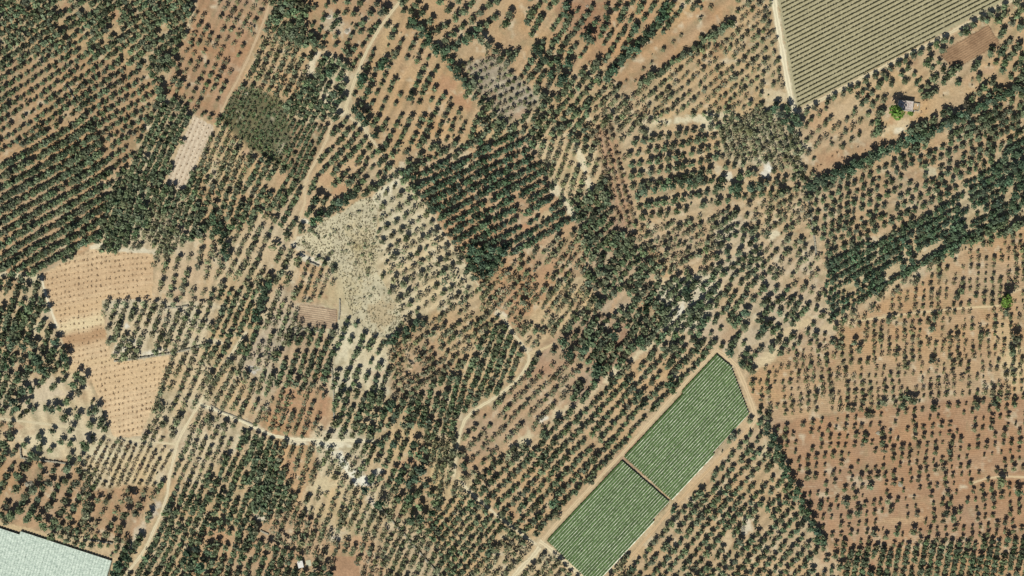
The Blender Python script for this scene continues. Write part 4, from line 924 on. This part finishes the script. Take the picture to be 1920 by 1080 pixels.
# plastic covered vineyard, lower left corner: overlapping film strips on a frame
def plastic():
    e = put('plastic_canopy', None, loc=W(105, 1040))
    tag(e, 'mint white plastic film canopy covering a vineyard in the bottom left corner', 'film canopy')
    base = np.array(W(105, 1040))
    pd = (-0.272, 0.962); pn = (0.962, 0.272)      # along a strip (down the picture), across
    m, n, l, b, out = new_mat('mint_film')
    tc = n.new('ShaderNodeTexCoord'); mp = n.new('ShaderNodeMapping'); mp.inputs['Rotation'].default_value = (0, 0, math.atan2(-pd[1], pd[0]))
    mp.inputs['Scale'].default_value = (.35, 1.0, 1.0)
    nz = n.new('ShaderNodeTexNoise'); nz.inputs['Scale'].default_value = 1.3; nz.inputs['Detail'].default_value = 5; nz.inputs['Roughness'].default_value = .7
    l.new(tc.outputs['Object'], mp.inputs[0]); l.new(mp.outputs[0], nz.inputs['Vector'])
    cr = n.new('ShaderNodeValToRGB'); cr.color_ramp.elements[0].position = .38; cr.color_ramp.elements[1].position = .60
    cr.color_ramp.elements[0].color = (*lin((164, 184, 168), .95), 1); cr.color_ramp.elements[1].color = (*lin((218, 232, 214), .95), 1)
    l.new(nz.outputs[0], cr.inputs[0]); l.new(cr.outputs[0], b.inputs['Base Color']); b.inputs['Roughness'].default_value = .6
    bp = n.new('ShaderNodeBump'); bp.inputs['Strength'].default_value = .5; bp.inputs['Distance'].default_value = .25
    l.new(nz.outputs[0], bp.inputs['Height']); l.new(bp.outputs[0], b.inputs['Normal'])
    # top edge in (across, along) coordinates
    def across(p): return p[0] * pn[0] + p[1] * pn[1]
    def along_(p): return p[0] * pd[0] + p[1] * pd[1]
    A0 = across((-70, 968)); A1 = across((210, 1051.5)); step = 5.6
    ac = A1; k = 0; q = np.random.default_rng(44)
    posts = MB()
    while ac > A0:
        c0, c1 = ac - step, ac
        mid = (c0 + c1) / 2
        # the top edge line through (39,996)-(210,1051); left of the step it lies lower
        p_edge = np.array((39.0, 996.0)); d_e = np.array((171.0, 55.5)); t = (mid - across(p_edge)) / (d_e[0] * pn[0] + d_e[1] * pn[1])
        top = along_(p_edge + d_e * t) + (6.5 if t < -0.005 else 0)
        Ls = 1150 / pd[1]; n_ = 52
        end = top + 130
        V = []; C_ = None
        tt = np.linspace(top, end, n_)
        for i, a in enumerate(tt):
            ex = 3.0 if t < -0.005 else 0
            for j, (o, z) in enumerate(((0, 1.40), (.2, 1.82), (.5, 2.0), (.8, 1.82), (1.0, 1.40))):
                cpos = c0 + (c1 - c0) * o + q.normal() * .12
                x = pn[0] * cpos + pd[0] * a; y = pn[1] * cpos + pd[1] * a
                w = np.array(W(x, y, z + q.normal() * .05 + .05 * math.sin(i * 1.3 + k))) - base
                V.append(w)
        idx = np.arange(n_ * 5).reshape(n_, 5)
        F = np.stack([idx[:-1, :-1], idx[1:, :-1], idx[1:, 1:], idx[:-1, 1:]], -1).reshape(-1, 4)
        put('film_strip', mesh('film_strip', np.array(V), F), m, e)
        x = pn[0] * c0 + pd[0] * (top + .6); y = pn[1] * c0 + pd[1] * (top + .6); w = np.array(W(x, y)) - base
        pb = MB().box(w[0] - .06, w[1] - .06, -.02, w[0] + .06, w[1] + .06, 1.6); put('edge_post', pb.me('edge_post'), M_POST, e)
        ac -= step; k += 1
plastic()

# ---------------------------------------------------------------- ploughed plots with real ridges
def ridged(name, label, poly, d, period, amp, c1, c2, seed):
    q = np.random.default_rng(seed); L = math.hypot(*d); ux, uy = d[0] / L, d[1] / L; nx_, ny_ = -uy, ux
    P = np.array(poly, float); cu = P @ (ux, uy); cv = P @ (nx_, ny_)
    us = np.arange(cu.min(), cu.max() + 1.6, 1.6); vs = np.arange(cv.min(), cv.max() + period / 4, period / 4)
    U, Vv = np.meshgrid(us, vs); X = U * ux + Vv * nx_; Y = U * uy + Vv * ny_
    ins = inpoly(X + 1.0 * vnoise(X, Y, 4, 71), Y + 1.0 * vnoise(X, Y, 4, 72), poly)
    Z = .03 + amp * (1 + np.cos(Vv / period * 6.283)) * .5 * (1 + .4 * vnoise(X, Y, 5, 73)) + q.normal(size=X.shape) * amp * .12
    t = (.5 + .35 * vnoise(X, Y, 16, 74) + .2 * vnoise(X, Y, 5, 75))[..., None]
    C_ = lin(c1) * (1 - t) + lin(c2) * t; C_ = C_ * (1 + .10 * q.normal(size=X.shape)[..., None])
    V = np.stack([(X - 960) * S, (540 - Y) * S, Z], -1).reshape(-1, 3)
    idx = np.arange(X.size).reshape(X.shape)
    F = np.stack([idx[:-1, :-1], idx[1:, :-1], idx[1:, 1:], idx[:-1, 1:]], -1).reshape(-1, 4)
    F = F[ins.ravel()[F].all(1)]
    o = put(name, mesh(name, V, F, np.clip(C_, .02, .8).reshape(-1, 3)), M_TRACK); tag(o, label, kind='structure')
ridged('ploughed_plot', 'small reddish ploughed plot with furrows left of the dry scrub', PLOT1, (70, 10), 3.9, .32, (166, 136, 108), (208, 180, 144), 81)
ridged('ploughed_plot', 'dark brown ploughed plot beside the pale vineyard', PLOT2, (90, -54), 4.2, .35, (148, 112, 80), (188, 148, 108), 82)

# ---------------------------------------------------------------- farmhouse, hut, walls, stones
def farmhouse():
    e = put('farmhouse', None, loc=W(1696, 199), rz=-.11)
    tag(e, 'small flat roofed stone farmhouse with stained pale roof, half shaded by a bright tree', 'house')
    w, d, h = 5.6, 3.7, 4.3
    b = MB()
    for x0, y0, x1, y1 in ((-w, -d, w, -d + .45), (-w, d - .45, w, d), (-w, -d + .45, -w + .45, d - .45), (w - .45, -d + .45, w, d - .45)): b.box(x0, y0, -.1, x1, y1, h)
    put('wall', b.me('wall'), M_LIME, e)
    r = put('roof', MB().box(-w + .45, -d + .45, h - .55, w - .45, d - .45, h - .3).me('roof'), M_ROOF, e)
    cp = MB()
    for x0, y0, x1, y1 in ((-w - .08, -d - .08, w + .08, -d + .5), (-w - .08, d - .5, w + .08, d + .08), (-w - .08, -d + .5, -w + .5, d - .5), (w - .5, -d + .5, w + .08, d - .5)): cp.box(x0, y0, h, x1, y1, h + .12)
    put('coping', cp.me('coping'), M_LIME, r)
    put('chimney', MB().box(-.5, 1.6, h - .3, .2, 2.3, h + .9).me('chimney'), M_LIME, r)
    dr = put('door', MB().box(.6, -d - .06, -.05, 1.7, -d + .02, 2.1).me('door'), M_WOOD, e)
    put('handle', MB().box(1.5, -d - .12, .95, 1.56, -d - .06, 1.1).me('handle'), M_POST, dr)
    for x in (-2.6, 3.3):
        f = put('window', MB().box(x - .5, -d - .05, 1.2, x + .5, -d + .02, 2.4).me('window'), M_WOOD, e)
        put('pane', MB().box(x - .4, -d - .075, 1.3, x + .4, -d - .05, 2.3).me('pane'), M_DARK, f)
    a = put('stone_pen', None, loc=W(1718, 201), rz=-.15); tag(a, 'low ruined stone pen with white blocks right of the farmhouse', 'stone pen')
    b = MB()
    for x0, y0, x1, y1, z in ((-2.1, 2.6, 2.3, 3.1, 1.1), (1.8, -2.6, 2.3, 2.6, 1.2), (-1.0, -3.0, 1.8, -2.5, .8)): b.box(x0, y0, -.05, x1, y1, z)
    put('wall', b.me('wall'), M_STONE, a)
    b = MB().box(.4, .9, -.02, 1.0, 2.3, .9); put('white_block', b.me('white_block'), M_ROOFW, a)
    b = MB().box(-1.6, -3.6, -.02, -.8, -2.9, .7); put('white_block', b.me('white_block'), M_ROOFW, a)
farmhouse()

def hut():
    e = put('hut', None, loc=W(564, 1057.5), rz=.22)
    tag(e, 'tiny white flat roofed hut near the bottom edge', 'hut')
    w, d, h = 1.9, 2.4, 2.6
    put('wall', MB().box(-w, -d, -.1, w, d, h).me('wall'), M_LIME, e)
    r = put('roof', MB().box(-w - .15, -d - .15, h, w + .15, d - .9, h + .16).me('roof'), M_ROOFW, e)
    put('roof_ridge', MB().box(-w - .1, d - .8, h, w + .1, d + .15, h + .3).me('roof_ridge'), M_ROOFW, r)
    put('door', MB().box(-.45, -d - .06, -.02, .45, -d + .01, 1.9).me('door'), M_WOOD, e)
    put('chimney', MB().box(-1.3, 1.2, h, -.7, 1.7, h + .8).me('chimney'), M_LIME, r)
    o = put('concrete_slab', MB().box(-1.9, -2.3, -.05, 1.9, 2.3, .12).me('concrete_slab'), M_CONC, loc=W(578.5, 1056), rz=.2)
    tag(o, 'pale greenish concrete slab right of the white hut', 'slab')
hut()

def stone_mass(pts3, seed, size):
    """loose blocks: list of centres -> one mesh of uneven stones"""
    q = random.Random(seed); b = MB()
    for (x, y, z) in pts3:
        s = size * q.uniform(.6, 1.25); n = len(b.v)
        b.box(x - s, y - s, z - s * .8, x + s, y + s, z + s * .8)
        a = q.uniform(0, 3.14); ca_, sa_ = math.cos(a), math.sin(a)
        for i in range(n, n + 8):
            vx_, vy_, vz_ = b.v[i]; dx, dy = (vx_ - x) * q.uniform(.65, 1.15), (vy_ - y) * q.uniform(.65, 1.15)
            b.v[i] = (x + dx * ca_ - dy * sa_, y + dx * sa_ + dy * ca_, max(-.03, vz_ + q.uniform(-.2, .2) * s))
    return b
WALL = [
 ('dry stone wall along the lower edge of the pale olive plot', [(215,677),(240,675),(280,669),(330,661),(365,652),(398,645)], .85, 1.5),
 ('short dry stone wall above the pale olive plot', [(314,577),(332,577),(352,574)], .7, 1.2),
 ('long straight stone wall running to the bottom edge', [(714,953),(738,980),(765,1010),(790,1040),(830,1085)], .8, 1.7),
 ('pale collapsed stone wall down the edge of the right groves', [(1512,366),(1518,385),(1521,405),(1523,428),(1527,448),(1530,480)], 1.1, 1.0),
 ('stone wall under the small ploughed plot', [(544,613),(560,616),(590,620),(610,624)], .7, 1.1),
 ('pale wall right of the small ploughed plot', [(637,562),(637,580),(635,600)], .7, .9),
 ('short dark stone wall above the small orchard', [(575,490),(586,494),(597,499)], .7, 1.6),
 ('stone wall at the top of the brown plot', [(38,838),(40,858),(85,864),(120,868),(140,873)], .8, 1.4),
 ('stone wall above the plastic canopy corner', [(168,1013),(190,1015),(212,1019)], .7, 1.4),
 ('stone wall beside the cream track at the junction', [(395,760),(412,770),(445,783),(480,799)], .5, .5),
 ('thin stone wall between the pale and the red groves', [(622,690),(625,720),(626,760),(627,812)], .6, .9),
 ('short stone wall left of the upper left lattice grove', [(124,158),(132,170),(140,186)], .6, 1.0),
 ('short broken wall near the bottom left trees', [(489,995),(497,999),(504,1002)], .7, 1.0),
]
for wi, (lb, pts, w, h) in enumerate(WALL):
    q = random.Random(300 + wi); P = []
    ox, oy, _ = W(*pts[0])
    for (x, y, dx, dy) in along(pts, .62 / S * .9):
        X, Y, _ = W(x, y)
        lv = 0
        hh = h * q.uniform(.45, .75)
        while lv < hh:
            for sgn in (-1, 1):
                P.append((X - ox + dy * sgn * w * .3 + q.uniform(-.1, .1), Y - oy + dx * sgn * w * .3 + q.uniform(-.1, .1), lv + .22))
            lv += .42
    o = put('stone_wall', stone_mass(P, wi, .36).me('stone_wall'), M_STONE, loc=(ox, oy, 0)); tag(o, lb, 'stone wall')
HEAP = [
 (55, 908, 9, 5.5, 'large grey stone heap among the trees of the brown plot', (1.6)), (475, 692, 5, 3.5, 'grey stone heap in the grove above the junction', 1.2),
 (1647, 812, 4.6, 3, 'flat round stone heap in the upper part of the red ploughed field', .7), (1688, 908, 4.6, 4.4, 'flat round stone heap amid the red ploughed field', .7),
 (617, 32, 3, 2.4, 'small white stone heap, upper one in the bare clearing', .8), (650, 58, 4, 3.2, 'white stone heap, lower one in the bare clearing', .9),
 (1835, 145, 2.6, 2.4, 'white boulder pile below the dark brown ploughed plot', 1.0), (1101, 12, 2.4, 2, 'white stones on the red patch at the top centre', .7),
 (1872, 1012, 4, 3, 'white stone heap among the bottom right rows', .9), (1545, 1071, 4, 3, 'white stone heap at the bottom right corner of the hedge', .9), (1492, 1052, 4, 3, 'pale stone heap left of the hedge foot', .8),
 (1393, 992, 4, 8, 'long pale rubble heap in the grove right of the green vineyards', 1.0), (1735, 1026, 3, 2, 'small white stones at the top of the bottom right rows', .6),
]
for hi, (x, y, rx, ry, lb, h) in enumerate(HEAP):
    q = random.Random(700 + hi); P = []
    for _ in range(int(10 + rx * ry * 2.2)):
        a = q.uniform(0, 6.28); d = math.sqrt(q.random()); z = h * (1 - d) * q.uniform(.5, 1) + .12
        P.append((rx * S * d * math.cos(a), ry * S * d * math.sin(a), z))
    o = put('stone_heap', stone_mass(P, hi, .34).me('stone_heap'), M_STONE, loc=W(x, y)); tag(o, lb, 'stone heap')
